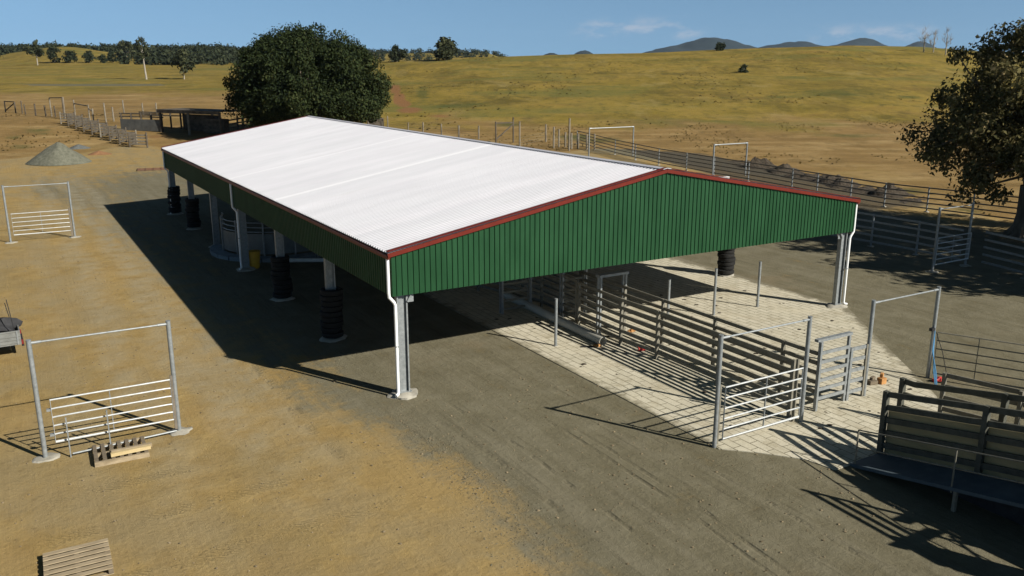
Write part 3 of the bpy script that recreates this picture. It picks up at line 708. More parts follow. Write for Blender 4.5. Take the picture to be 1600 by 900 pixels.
# race portal frames under the shed's edge
def box_frame(label, u0, u1, v_, h_, panel=0):
    um = (u0+u1)/2; t_ = thing('race_portal', label, 'gate frame', S(um, v_), YAW, 'portal frames over the race')
    for u_ in (u0, u1):
        for dv in (-.09, .09):
            mb_ = MB(); mb_.bar((u_-um, dv, 0), (u_-um, dv, h_), .07, .07, up=(1, 0, 0)); obj('post', mb_, GALV, t_)
    mb_ = MB(); mb_.bar((u0-um-.1, 0, h_+.05), (u1-um+.1, 0, h_+.05), .28, .10); obj('top_beam', mb_, GALV, t_)
    if panel:
        g = MB(); g.bar((u0-um+.06, 0, .15), (u0-um+.06, 0, h_-.1), .04, .04, up=(1, 0, 0)); g.bar((u1-um-.06, 0, .15), (u1-um-.06, 0, h_-.1), .04, .04, up=(1, 0, 0))
        gg = obj('sliding_gate', g, GALVD, t_)
        for i in range(panel):
            z = .2+(h_-.5)*i/(panel-1); mb_ = MB(); mb_.bar((u0-um+.06, 0, z), (u1-um-.06, 0, z), .04, .09); obj('rail', mb_, GALVD, gg)
    return t_
box_frame('pale steel portal over the race just outside the shed shadow', 9.42, 10.62, 2.2, 2.3)
box_frame('dim steel portal with barred sliding gate in the race under the gable', 9.50, 10.66, 4.9, 2.35, 5)
box_frame('dim barred gate left of the race, half hidden below the gable cladding', 7.6, 9.0, 6.6, 2.3, 6)
# sliding gate and panel between race and right gate frame
t_ = thing('sliding_gate', 'narrow galvanised sliding gate with raised head bar between race and open gate frame', 'gate', S(11.1, -7.25))
for x in (-.62, -.50, .78):
    mb_ = MB(); mb_.bar((x, 0 if x != -.62 else -.12, 0), (x, 0 if x != -.62 else -.12, 2.2), .08, .08, up=(1, 0, 0)); obj('post', mb_, GALV, t_)
mb_ = MB(); mb_.bar((-.70, 0, 2.22), (.84, 0, 2.22), .14, .08); obj('head_bar', mb_, GALV, t_)
for i in range(6):
    z = .35+i*.29; mb_ = MB(); mb_.bar((-.48, -.03, z), (.74, -.03, z), .04, .10); obj('rail', mb_, GALV, t_)
t_ = rail_fence('fence_panel', 'short galvanised five-rail panel joining sliding gate and open gate frame', [(11.9, -7.27), (12.72, -7.29)], 1.68, 5, rail=(.04, .11), mat=GALV, pmat=GALV, postpts=[(12.0, -7.27)], group=None)
# bare posts
def bare_post(u_, v_, h_, label):
    t_ = thing('steel_post', label, 'post', S(u_, v_), YAW, 'bare steel posts set in the pavement')
    mb_ = MB(); mb_.tube([(0, 0, -.1), (0, 0, h_)], .057, 12); obj('pipe', mb_, GALV, t_, smooth=True)
    c_ = MB(); c_.tube([(0, 0, h_), (0, 0, h_+.025)], .062, 12); obj('cap', c_, GALV, t_, smooth=True)
    f_ = MB(); f_.tube([(0, 0, .0), (0, 0, .035)], [.12, .10], 14); obj('collar', f_, CONC, t_, smooth=True)
bare_post(7.19, 1.84, 1.82, 'lone bare steel post beside the long pale pipe')
bare_post(13.05, 2.35, 1.70, 'bare steel post standing close behind the race')
bare_post(15.15, 1.88, 2.0, 'bare steel post in the middle of the open pavement, left of two')
bare_post(17.69, 1.87, 2.0, 'bare steel post on open pavement nearest the right shed column')
# long pale pipe on the ground
pb = MB(); a, b_ = S(8.72, .95), S(9.0, 8.6); d = (b_-a)
n = 24; vs_ = []
dn = d.normalized(); sd2 = dn.cross(Vector((0, 0, 1)))
for p in (a, b_):
    for r_ in (.17, .15):
        for k in range(n):
            q = 2*math.pi*k/n; vs_.append(p-a+sd2*math.cos(q)*r_+Vector((0, 0, .19+math.sin(q)*r_)))
fs_ = []
for k in range(n):
    k2 = (k+1) % n
    fs_ += [(k, k2, 2*n+k2, 2*n+k), (n+k2, n+k, 3*n+k, 3*n+k2), (k2, k, n+k, n+k2), (2*n+k, 2*n+k2, 3*n+k2, 3*n+k)]
pb.add(vs_, fs_); o = obj('large_pipe', pb, basic('dull_pipe', (.34, .33, .28), (.46, .44, .38), 2, .6, 0, .1, .004), smooth=True); o.location = a
tag(o, 'long pale hollow pipe lying on the pavement left of the race', 'pipe')

# loading ramp at the right edge
t_ = thing('loading_ramp', 'cattle loading ramp with railed sides, rubber sheeting and a steel walkway', 'loading ramp', S(9.6, -9.9))
def rz_(v_): return max(0.0, min(1.15, (-v_-.4)*.20))       # floor height along the ramp, local v
def lu(u_): return u_-9.6
dk = MB(); st_ = [-.38, -.45, -3, -6.2, -9]
def strip(u0, u1, off, th):
    mb_ = MB(); vs_ = []
    for v_ in st_:
        z = rz_(v_)+off; vs_ += [(u0, v_, z), (u1, v_, z), (u0, v_, z-th), (u1, v_, z-th)]
    fs_ = []
    for i in range(len(st_)-1):
        a = 4*i; c_ = 4*(i+1)
        fs_ += [(a, a+1, c_+1, c_), (a+3, a+2, c_+2, c_+3), (a+2, a, c_, c_+2), (a+1, a+3, c_+3, c_+1)]
    fs_ += [(0, 2, 3, 1), (4*len(st_)-4, 4*len(st_)-3, 4*len(st_)-1, 4*len(st_)-2)]
    return mb_.add(vs_, fs_)
obj('walkway', strip(lu(8.35), lu(9.55), .06, .09), WALK, t_)
obj('ramp_floor', strip(lu(9.75), lu(10.75), .05, .14), CONC, t_)
mb_ = MB(); pol = [(v_, rz_(v_)-.05) for v_ in st_]+[(-9, -.05), (0, -.05)]
for u_ in (9.72, 10.78):
    q = MB(); vs_ = [(lu(u_)-.05, v_, z) for v_, z in pol]+[(lu(u_)+.05, v_, z) for v_, z in pol]; n = len(pol)
    q.add(vs_, [tuple(range(n)), tuple(range(2*n-1, n-1, -1))]+[(i, n+i, n+(i+1) % n, (i+1) % n) for i in range(n)]); obj('side_wall', q, CONC, t_)
def ramp_rails(u_, v0, v1, posts, nr, h_, pr, mat, rail=(.045, .12), nm='side_fence'):
    f_ = MB(); f_.bar((lu(u_), posts[0], rz_(posts[0])-.1), (lu(u_), posts[0], rz_(posts[0])+h_+.08), pr*2, pr*2, up=(1, 0, 0)); 
    g = obj(nm, f_, mat, t_)
    for v_ in posts[1:]:
        mb_ = MB(); mb_.bar((lu(u_), v_, rz_(v_)-.1), (lu(u_), v_, rz_(v_)+h_+.08), pr*2, pr*2, up=(1, 0, 0)); obj('post', mb_, mat, g)
    for i in range(nr):
        z = .28+(h_-.28)*i/(nr-1); mb_ = MB(); vsq = [v0]+[v_ for v_ in st_ if v1 < v_ < v0]+[v1]
        for a, b2 in zip(vsq[:-1], vsq[1:]): mb_.bar((lu(u_), a, rz_(a)+z), (lu(u_), b2, rz_(b2)+z), rail[0], rail[1])
        obj('rail', mb_, mat, g)
    return g
RAMPD = basic('dark_weathered_rail', (.045, .046, .036), (.10, .098, .075), 4, .75, 0, .1, .004)
ramp_rails(9.62, -.3, -8.6, (-.35, -3.0, -5.6, -8.4), 5, 1.72, .065, RAMPD, (.045, .15))
gB = ramp_rails(10.72, .0, -8.6, (-.05, -2.8, -5.6, -8.4), 5, 1.78, .065, RAMPD, (.045, .15))
q = MB(); vs_ = []
for v_ in (-.42, -.44, -3, -6.2, -8.6): vs_ += [(lu(9.71), v_, rz_(v_)+.06), (lu(9.71), v_, rz_(v_)+1.25), (lu(9.69), v_, rz_(v_)+.06), (lu(9.69), v_, rz_(v_)+1.25)]
fs_ = []
for i in range(4): a = 4*i; c_ = a+4; fs_ += [(a, c_, c_+1, a+1), (a+3, c_+3, c_+2, a+2), (a+1, c_+1, c_+3, a+3), (a+2, c_+2, c_, a)]
q.add(vs_, fs_); obj('rubber_sheet', q, SHEET, t_)
for h1 in (1.0, .52):
    mb_ = MB(); vsq = [-.5, -3, -6.2, -9.0]
    for a, b2 in zip(vsq[:-1], vsq[1:]): mb_.tube([(lu(8.42), a, rz_(a)+h1), (lu(8.42), b2, rz_(b2)+h1)], .019, 8)
    obj('handrail', mb_, GALVD, t_, smooth=True)
for v_ in (-.5, -3.1, -6.2, -8.9):
    mb_ = MB(); mb_.tube([(lu(8.42), v_, max(0, rz_(v_)-.1)), (lu(8.42), v_, rz_(v_)+1.0)], .021, 8); obj('handrail_post', mb_, GALVD, t_, smooth=True)
for v_ in (-3.2, -6.2, -8.9):
    for u_ in (8.45, 9.4):
        mb_ = MB(); mb_.bar((lu(u_), v_, -.05), (lu(u_), v_, rz_(v_)), .08, .08, up=(1, 0, 0)); obj('leg', mb_, GALVD, t_)
mb_ = MB(); 
for u_ in (9.55, 10.8): mb_.bar((lu(u_), -7.4, 0), (lu(u_), -7.4, 3.15), .1, .1, up=(1, 0, 0))
mb_.bar((lu(9.3), -7.4, 3.1), (lu(11.0), -7.4, 3.1), .12, .2); obj('end_portal', mb_, GALVD, t_)
for u_, va_, vb_, za, zb in ((9.2, -2.2, -8.9, -10, 0), (8.36, -7.2, -8.9, 0, 1.75), (9.68, -4.2, -8.6, .05, 1.7)):  # added: black skirt paints shade under the walkway, unseen panels cast shadow
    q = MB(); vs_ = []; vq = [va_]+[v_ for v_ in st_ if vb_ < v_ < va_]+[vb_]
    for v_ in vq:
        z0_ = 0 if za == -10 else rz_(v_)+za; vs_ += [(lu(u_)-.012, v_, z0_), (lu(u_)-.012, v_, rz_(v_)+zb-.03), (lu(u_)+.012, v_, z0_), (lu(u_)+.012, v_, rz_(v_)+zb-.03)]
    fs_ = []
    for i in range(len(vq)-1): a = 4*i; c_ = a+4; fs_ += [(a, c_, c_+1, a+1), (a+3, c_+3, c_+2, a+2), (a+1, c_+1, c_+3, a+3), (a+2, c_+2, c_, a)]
    q.add(vs_, fs_); obj('shade_panel', q, BLACK, t_)
for z in (1.3, 1.6, 1.9):
    mb_ = MB(); mb_.bar((lu(8.42), -4.9, rz_(-4.9)+z), (lu(8.42), -8.9, rz_(-8.9)+z), .05, .11); obj('upper_rail', mb_, GALVD, t_)
mb_ = MB(); mb_.bar((lu(8.42), -4.9, rz_(-4.9)), (lu(8.42), -4.9, rz_(-4.9)+2.0), .08, .08, up=(1, 0, 0)); obj('upper_post', mb_, GALVD, t_)
mb_ = MB(); mb_.bar((lu(8.42), -7.9, 1.1), (lu(8.42), -7.9, 3.05), .07, .07, up=(1, 0, 0)); mb_.bar((lu(8.2), -7.9, 3.0), (lu(9.6), -7.9, 3.0), .07, .22); obj('gate_winch_arm', mb_, GALVD, t_)
for a, b2 in (((8.42, -6.3, 2.1), (9.6, -8.6, 1.2)), ((8.42, -8.8, 2.2), (9.62, -8.2, 3.0))):
    mb_ = MB(); mb_.bar((lu(a[0]), a[1], a[2]), (lu(b2[0]), b2[1], b2[2]), .05, .05); obj('brace', mb_, GALVD, t_)
# panel beyond the ramp
rail_fence('fence_panel', 'weathered five-rail steel panel standing behind the ramp below the open gate', [(12.55, -10.0), (13.0, -11.6), (14.2, -15.5)], 1.62, 5, rail=(.045, .13), postpts=[(12.55, -10.0), (13.0, -11.9), (14.2, -15.5)], group='outer yard panels')

# yards on the far right and along the track
YF = 'outer steel yard fences'
rail_fence('yard_fence', 'five-rail steel yard fence along the dirt track, posts on white footings', [(50.5, -8), (48.7, 4.5), (47.8, 10.8), (46.8, 17.0), (47.6, 24), (48.6, 30), (49.5, 38), (51, 48), (53.5, 59), (57, 72)], 1.75, 5, mat=RUST, pmat=GALV, rail=(.045, .09), group=YF, square=False, post_r=.055, foots=True,
           postpts=[(49.6, -2), (49.1, 1.2), (48.7, 4.5), (48.2, 7.6), (47.8, 10.8), (47.3, 13.9), (46.8, 17.06), (47.2, 20.4), (47.6, 24), (48.0, 27), (49.0, 33), (49.5, 38), (50, 42.5), (51, 48), (52.2, 53.5), (53.5, 59), (57, 72)])
rail_fence('yard_fence', 'five-rail steel yard fence in tree shade, left of the shaded gate', [(32.0, 24), (32.9, 14), (33.2, 7.9), (33.35, 5.1), (33.1, 2.4)], 1.85, 5, mat=GALV, pmat=GALV, rail=(.045, .11), group=YF, square=False, post_r=.055, foots=True, postpts=[(32.0, 24), (32.4, 18.5), (32.9, 13), (33.2, 7.9), (33.35, 5.1)])
rail_fence('yard_fence', 'five-rail steel yard fence in tree shade, right of the shaded gate', [(33.6, 1.5), (33.0, -1.1), (31.8, -8)], 1.85, 5, mat=GALV, pmat=GALV, rail=(.045, .11), group=YF, square=False, post_r=.055, foots=True, postpts=[(33.0, -1.1), (32.5, -4.3), (31.8, -8)])
t_ = portal('yard_gate', 'dark gate frame with six pale rails standing in tree shade on the right', 30.35, 33.15, 2.1, 3.3)
gate_leaf(t_, -1.33, 1.5, -.05, .38, 1.75, 6, .03, (.5,))
for u0, u1, v_, lab, h_ in ((48.2, 54.6, 57.0, 'pale steel portal frame far behind the shed, left of the other', 3.5), (47.9, 52.2, 36.5, 'pale steel portal frame behind the gable, above the red trim', 3.2)):
    portal('steel_portal', lab, u0, u1, v_, h_, group='pale portals behind the shed', foot=False, r=.075, thin=.055)['category'] = 'gate frame'
# rails and troughs glimpsed over the ridge
for (px0, py0, px1, py1, lab) in ((757, 231, 812, 232, 'long white trough top showing just over the roof edge behind the shed'), (1098, 273, 1138, 271, 'white pipe rail beside the portal frame above the red trim')):
    a, b_ = G(px0, py0+6, 1.2), G(px1, py1+6, 1.2)
    mb_ = MB(); d = b_-a; mb_.bar((0, 0, 1.2), (d.x, d.y, 1.2), .35, .14)
    tr = thing('steel_rail', lab, 'rail', Vector((a.x, a.y, 0)), 0); obj('beam', mb_, WHITE, tr)
    for f in (.05, .95):
        q = MB(); q.bar((d.x*f, d.y*f, -.05), (d.x*f, d.y*f, 1.14), .09, .09, up=(1, 0, 0)); obj('leg', q, GALV, tr)

# ------------------------------------------------------------------ forcing pen inside the shed
t_ = thing('forcing_pen', 'dim curved steel forcing pen with sheeted sides inside the shed, behind the left columns', 'cattle pen', S(3.4, 25.0))
cc = []
for i in range(13):
    a = R(150+i*15); cc.append((3.1*math.cos(a), 3.1*math.sin(a)))
mb_ = MB(); n = len(cc)
for a, b_ in zip(cc[:-1], cc[1:]): mb_.bar((a[0], a[1], .85), (b_[0], b_[1], .85), .03, 1.1)
obj('sheeting', mb_, basic('dull_blue_grey_sheet', (.09, .10, .10), (.14, .15, .145), 2, .5, .1, 0), t_)
for z in (1.5, 1.75, 2.0):
    mb_ = MB(); mb_.tube([(a[0], a[1], z) for a in cc], .03, 8); obj('rail', mb_, GALV, t_, smooth=True)
for a in cc[::2]:
    mb_ = MB(); mb_.bar((a[0]*1.02, a[1]*1.02, 0), (a[0]*1.02, a[1]*1.02, 2.1), .07, .07, up=(1, 0, 0)); obj('post', mb_, GALV, t_)
mb_ = MB()
for a, b_ in zip(cc[:-1], cc[1:]): mb_.bar((a[0]*1.12, a[1]*1.12, .1), (b_[0]*1.12, b_[1]*1.12, .1), .7, .22)
obj('kerb', mb_, basic('bluish_concrete', (.13, .16, .175), (.19, .22, .235), 2, .9, 0, .3, .02), t_)
t_ = thing('yellow_bin', 'small yellow bin with lid on the shaded shed floor, right of a downpipe', 'bin', S(.85, 20.6))
mb_ = MB(); mb_.tube([(0, 0, 0), (0, 0, .05), (0, 0, .85)], [.24, .26, .33], 16); obj('tub', mb_, YELLOW, t_, smooth=True)
mb_ = MB(); mb_.tube([(0, 0, .86), (0, 0, .9), (0, 0, .94)], [.35, .35, .2], 16); obj('lid', mb_, YELLOW, t_, smooth=True)
mb_ = MB(); mb_.tube([tuple(S(2.7, 20.9, .14)), tuple(S(4.6, 19.9, .14))], .11, 14)
tag(obj('short_pipe', mb_, basic('pale_shaded_pipe', (.5, .5, .47), (.6, .6, .56), 3, .6, 0, 0), smooth=True), 'pale pipe lying on the shaded shed floor between the tyre stacks', 'pipe')

# ------------------------------------------------------------------ pallets, offcuts and bits on the ground
t_ = thing('timber_pallet', 'weathered dark pallet with gaps between its slats in front of the near left gate', 'pallet', S(-7.92, .12), YAW-.03, 'wooden pallets')
for i in range(7):
    x = -.60+i*.2; mb_ = MB(); mb_.bar((x, -.5, .135), (x, .62, .135), .095, .022); obj('slat', mb_, TIMBER, t_)
for y in (-.52, .04, .58):
    mb_ = MB(); mb_.box((0, y, .062), (1.32, .09, .122)); obj('bearer', mb_, PLANK, t_, bevel=.005)
for (x, y, rz, ln, lab, mt) in ((-7.70, -.27, .02, .98, 'pale sawn timber offcut lying on the dark slatted pallet, front one', NEWTIM), (-7.66, -.11, -.01, 1.0, 'sawn timber offcut lying on the dark slatted pallet, rear one', PLANK)):
    mb_ = MB(); mb_.box((0, 0, .2), (ln, .11, .095)); o = obj('timber_offcut', mb_, mt, bevel=.006); o.location = S(x, y); o.rotation_euler = (0, 0, YAW+rz); tag(o, lab, 'timber', 'timber offcuts')
t_ = thing('timber_pallet', 'pale boarded pallet lying alone on the bare dirt at the bottom left', 'pallet', S(-9.35, -5.25), YAW-.02, 'wooden pallets')
for i in range(7):
    y = -.58+i*.195; mb_ = MB(); mb_.box((.0, y, .142), (1.25, .128, .022)); obj('board', mb_, PLANK, t_, bevel=.004)
    if i % 3 == 0:
        mb_ = MB(); mb_.box((0, y, .011), (1.25, .1, .02)); obj('bottom_board', mb_, PLANK, t_)
for x in (-.575, 0, .575):
    mb_ = MB(); mb_.box((x, .0, .076), (.09, 1.28, .108)); obj('bearer', mb_, TIMBER, t_)
for (px, py, r_, lab, mt, nm, cat) in ((1001, 549, .09, 'small red plastic piece on the pavement beside the race', REDP, 'plastic_piece', 'litter'), (986, 520, .10, 'small orange-brown wood block between the race fences', ORANGE, 'wood_block', 'wood block'), (1467, 597, .13, 'crumpled red cloth on the gravel beside the open gate', REDP, 'cloth', 'cloth')):
    p = G(px, py); mb_ = MB(); mb_.blob((0, 0, .04), (r_*1.5, r_, .07), px, 12, .6, .9); o = obj(nm, mb_, mt, smooth=False); o.location = p; o.location.z = .03; tag(o, lab, cat)
p = G(925, 543); o = thing('hand_saw', 'orange-brown hand tool lying on the pavement at the end of the pale pipe', 'tool', p, YAW-.35)
mb_ = MB(); mb_.blob((.2, 0, .06), (.17, .11, .06), 3, 10, .6, .5); obj('handle', mb_, ORANGE, o); mb_ = MB(); mb_.bar((-.42, .05, .04), (.1, 0, .05), .10, .02); obj('blade', mb_, BLACK, o)
for i, (px, py, rz, sz, mt, lab) in enumerate(((1377, 600, .5, (.24, .2, .2), ORANGE, 'orange-brown timber block by the foot of the open gate frame'), (1362, 601, .3, (.30, .22, .14), TIMBER, 'dark grey timber block by the foot of the open gate frame'))):
    mb_ = MB(); mb_.box((0, 0, sz[2]/2), sz); mb_.box((.05, .05, sz[2]*1.35), (sz[0]*.8, sz[1]*.5, sz[2]*.6), .5); o = obj('timber_block', mb_, mt, bevel=.012); o.location = G(px, py); o.location.z = .022; o.rotation_euler = (0, 0, rz); tag(o, lab, 'timber block', 'timber blocks')

# trailer at the left edge
t_ = thing('box_trailer', 'grey metal box trailer with red tail light and thin rods at the left edge', 'trailer', S(-11.45, 11.35), YAW+.03)
TAILR = basic('tail_red', (.14, .012, .01), (.2, .02, .015), 5, .5, 0, 0)
TG = basic('trailer_grey', (.16, .163, .15), (.24, .244, .228), 4, .5, .3, .05, .003)
mb_ = MB()
for y in (-.82, .82): mb_.box((0, y, .74), (3.0, .04, .52))
mb_.box((-1.48, 0, .74), (.04, 1.60, .52)); mb_.box((1.48, 0, .74), (.04, 1.60, .52)); mb_.box((0, 0, .50), (2.92, 1.6, .04)); obj('tray', mb_, TG, t_)
for z in (.56, .68, .80, .97):
    mb_ = MB(); mb_.box((0, -.852, z), (2.98, .022, .035)); obj('side_rib', mb_, TG, t_)
for x in (1.40, .4, -.6): 
    mb_ = MB(); mb_.box((x, -.858, .74), (.05, .03, .5)); obj('side_post', mb_, GALV, t_)
for y in (-.72, .72):
    mb_ = MB(); mb_.box((1.535, y, .54), (.06, .16, .14)); obj('tail_light', mb_, TAILR, t_)
    mb_ = MB(); mb_.tube([(-.1, y*.93-.10, .33), (-.1, y*.93+.10, .33)], .32, 20); w_ = obj('wheel', mb_, TYRE, t_, smooth=True)
    h_ = MB(); h_.tube([(-.1, y*.93-.115, .33), (-.1, y*.93+.115, .33)], .16, 16); obj('rim', h_, GALV, w_, smooth=True)
mb_ = MB(); mb_.box((1.54, 0, .43), (.08, 1.5, .09)); obj('bumper', mb_, BLACK, t_)
for x, y, h1 in ((1.35, -.78, 2.15), (.95, .78, 2.3), (1.30, .45, 1.75)):
    mb_ = MB(); mb_.tube([(x, y, .9), (x-.12, y+.05, h1)], .014, 6); obj('rod', mb_, BLACK, t_, smooth=True)
mb_ = MB(); mb_.bar((-1.5, 0, .45), (-2.7, 0, .45), .09, .09); obj('drawbar', mb_, GALV, t_)
o = MB(); o.bar((-1.3, -.2, 1.25), (.75, .1, 1.62), .75, .05); q = obj('metal_sheet', o, basic('dull_sheet', (.19, .21, .21), (.27, .29, .29), 3, .4, .3, 0)); q.location = S(-11.45, 11.35); q.rotation_euler = (0, 0, YAW+.03); tag(q, 'dull grey metal sheet laid across the load of the trailer', 'metal sheet')
o = MB(); o.blob((.75, .1, 1.0), (.75, .55, .30), 5, 14, .5, .6); q = obj('tarp_bundle', o, BLACK, smooth=True); q.location = S(-11.45, 11.35); q.rotation_euler = (0, 0, YAW); tag(q, 'black tarpaulin bundle filling the trailer', 'bundle')
o = MB(); o.blob((.28, -.42, 1.10), (.22, .16, .11), 9, 12, .5, .8); q = obj('red_cloth', o, REDP, smooth=True); q.location = S(-11.45, 11.35); q.rotation_euler = (0, 0, YAW); tag(q, 'red cloth lying on the black bundle in the trailer', 'cloth')

# heaps
def heap(name, label, px0, px1, row, h_, mat, seed, cat, amp=.25):
    a, b_ = GT(px0, row), GT(px1, row); c_ = (a+b_)/2; r_ = (b_-a).length/2
    mb_ = MB(); n = 48; m_ = 16; vs_ = []
    for i in range(m_+1):
        f = i/m_
        for k in range(n):
            q = 2*math.pi*k/n; rr = r_*f*(1+amp*.5*mnoise.noise(Vector((math.cos(q)*1.2, math.sin(q)*1.2, seed))))
            x, y = rr*math.cos(q), rr*math.sin(q)*.9
            z = h_*(1-f**1.12)+.14*h_*mnoise.noise(Vector((x*.8, y*.8, seed)))*(1-f)-.03*f
            vs_.append((x, y, z))
    mb_.add(vs_, [(i*n+k, (i+1)*n+k, (i+1)*n+(k+1) % n, i*n+(k+1) % n) for i in range(m_) for k in range(n)])
    o = obj(name, mb_, mat, smooth=True); o.location = c_; tag(o, label, cat)
heap('gravel_heap', 'large grey-green heap of crushed gravel on the dirt at the far left', 44, 142, 254, 2.2, GRAVEL, 3, 'gravel heap')
heap('gravel_heap', 'low flat heap of dark gravel behind the large heap', 106, 142, 232, .5, basic('bluish_gravel', (.075, .08, .075), (.13, .135, .125), 3, .95, 0, .6, .1), 7, 'gravel heap', .6)
heap('soil_heap', 'low flat heap of red-brown soil right of the gravel heap', 137, 174, 241, .4, REDSOIL, 9, 'soil heap', .6)
# loose stones scattered on the yard
sb = MB()
for i in range(1500):
    if random.random() < .6: u_, v_ = random.uniform(-11, 0), random.uniform(-8, 30)
    else: u_, v_ = random.uniform(-1, 8), random.uniform(-13, 0)
    p = S(u_, v_); r_ = random.choice((.012, .015, .02, .02, .03)); sb.blob((p.x, p.y, r_*.3), (r_*1.2, r_, r_*.7), i, 6, .6, .6)
tag(obj('loose_stones', sb, basic('stone', (.09, .07, .04), (.27, .21, .125), 2.5, .9, 0, 0), smooth=False), 'small loose stones scattered over the bare yard', 'stones', kind='stuff')

cb = MB()
for i in range(200):
    u_, v_ = random.uniform(6.4, 19.5), random.uniform(-8.8, 8)
    if u_ > 20.5+.65*min(0, v_): continue
    p = S(u_, v_); r_ = random.choice((.02, .025, .03, .04, .07)); cb.blob((p.x, p.y, .022+r_*.12), (r_*1.3, r_, r_*.35), i+.7, 7, .6, .8)
tag(obj('dry_dung', cb, DARKSOIL), 'dry dung and dirt crumbs scattered over the pavement', 'dirt', kind='stuff')
# loose gravel pushed up along the edge of the apron
gb = MB()
for i in range(3800):
    v_ = random.uniform(-10.5, -.4); c_ = -.45-.06*v_*math.sin(v_*.8)*.3; u_ = c_+random.gauss(0, .22+.035*abs(v_))
    p = S(u_, v_); r_ = random.choice((.007, .009, .011, .013, .016, .022))*(.7+.6*mnoise.noise(Vector((v_*.9, 1, 4)))+.2)
    r_ = max(.006, r_); gb.blob((p.x, p.y, r_*.2), (r_*1.2, r_, r_*.75), i+.3, 5, .6, .7)
tag(obj('loose_gravel', gb, basic('loose_gravel', (.07, .06, .038), (.19, .165, .105), 3, .95, 0, 0)), 'loose gravel pushed up along the edge of the grey apron', 'gravel', kind='stuff')

# steel mesh sheet lying by the back corner of the shed
p = GT(240, 265); t_ = MB()
for i in range(7): t_.bar((-1.5, -1+i*.33, .05), (1.5, -1+i*.33, .05), .06, .03)
for i in range(5): t_.bar((-1.5+i*.75, -1, .08), (-1.5+i*.75, 1, .08), .06, .03)
o = obj('steel_grid', t_, basic('rusty_steel', (.10, .05, .03), (.18, .10, .06), 4, .8, .2, 0)); o.location = p; o.rotation_euler = (0, 0, .4); tag(o, 'rusty steel grid lying on the dirt behind the shed corner', 'steel grid')

# ------------------------------------------------------------------ old timber yards on the left
zig = []; a, b_ = GT(104, 193), GT(221, 232); nP = 17
d = (b_-a); nrm = Vector((-d.y, d.x, 0)).normalized()
for i in range(nP+1):
    p = a+d*(i/nP); p = p+nrm*(.75 if i % 2 else -.75); p.z = float(tz(p.x, p.y)); zig.append(p)
t_ = thing('timber_fence', 'old zigzag timber rail fence running back from the yard beside the gravel heaps', 'fence', zig[0], 0, 'old timber fences')
for i, p in enumerate(zig):
    mb_ = MB(); q = p-zig[0]; mb_.tube([(q.x, q.y, q.z-.2), (q.x, q.y, q.z+1.75+.2*random.random())], .11, 7); obj('post', mb_, OLDTIM if i % 5 else PALEP, t_)
for k in range(4):
    for i in range(nP):
        mb_ = MB(); p, q = zig[i]-zig[0], zig[i+1]-zig[0]; z = .4+k*.38
        mb_.bar((p.x, p.y, p.z+z+random.uniform(-.04, .04)), (q.x, q.y, q.z+z+random.uniform(-.04, .04)),   .08, .19); obj('rail', mb_, PALEP if i % 2 == 0 else OLDTIM, t_)  # alternate panels pale and dark: sunlit and shaded faces put into the timber colour
def post_line(label, pxs, hs, mat, wires=0, railz=None, name='post_fence', group='old timber fences'):
    P = [GT(x, y) for x, y in pxs]; b0 = P[0]
    t_ = thing(name, label, 'fence', b0, 0, group)
    for p, h_ in zip(P, hs):
        q = p-b0; mb_ = MB(); r_ = .10+.03*random.random(); mb_.tube([(q.x, q.y, q.z-.2), (q.x+random.uniform(-.06, .06), q.y, q.z+h_)], r_, 7); obj('post', mb_, mat, t_)
    for i in range(wires):
        mb_ = MB(); z = .35+i*.32
        for p, q in zip(P[:-1], P[1:]): p, q = p-b0, q-b0; mb_.tube([(p.x, p.y, p.z+z), (q.x, q.y, q.z+z)], .012, 4)
        obj('wire', mb_, GALVD, t_)
    for (i, j, z, dz) in (railz or []):
        p, q = P[i]-b0, P[j]-b0; mb_ = MB(); mb_.bar((p.x, p.y, p.z+z), (q.x, q.y, q.z+z+dz), .10, .16); obj('rail', mb_, mat, t_)
    return t_
post_line('line of old timber posts and a braced end frame on the far left grass', [(9, 176), (25, 177), (35, 178), (40, 179), (56, 181), (72, 182), (87, 183), (101, 187)], [2.0, 1.9, 2.2, 1.7, 2.0, 1.8, 1.8, 3.4], OLDTIM, 4, [(0, 1, 1.95, 0), (0, 1, .3, 1.5)])
post_line('pale thin timber posts with high crossbar behind the zigzag fence', [(81, 182), (102, 186), (118, 181), (140, 186), (146, 190), (166, 192), (178, 190), (194, 178), (224, 180), (245, 180)], [3.0, 3.4, 2.6, 2.2, 2.0, 3.0, 2.2, 2.3, 2.0, 2.0], PALEP, 4, [(0, 1, 3.0, .3), (2, 3, 2.0, 0), (3, 4, 1.6, 0)])
p0 = GT(253, 207); p1 = GT(346, 216); d = (p1-p0); dl = d.length; ang = math.atan2(d.y, d.x)
t_ = thing('timber_shelter', 'dark old timber shelter with flat roof beam and open posts beside the big tree', 'shelter', p0, ang)
hh_ = 3.0
for x, y in ((0, 0), (.48, 0), (1, 0), (0, 4), (.5, 4), (1, 4)):
    mb_ = MB(); mb_.tube([(x*dl, y, -.3), (x*dl, y, hh_)], .17, 8); obj('post', mb_, PALEP if (x, y) == (.48, 0) else OLDTIM, t_)
mb_ = MB(); mb_.box((dl/2, 2.0, hh_+.14), (dl+.8, 4.6, .12)); obj('roof', mb_, OLDTIM, t_)
mb_ = MB(); mb_.box((dl/2, -.25, hh_-.1), (dl+.6, .12, .34)); obj('beam', mb_, OLDTIM, t_)
mb_ = MB(); mb_.box((dl*.36, 3.6, 1.2), (dl*.62, .12, 2.4)); obj('wall', mb_, OLDTIM, t_)
mb_ = MB(); mb_.box((dl*.7, 2.5, 1.0), (dl*.34, .9, 2.0)); obj('cattle_crush', mb_, OLDTIM, t_)
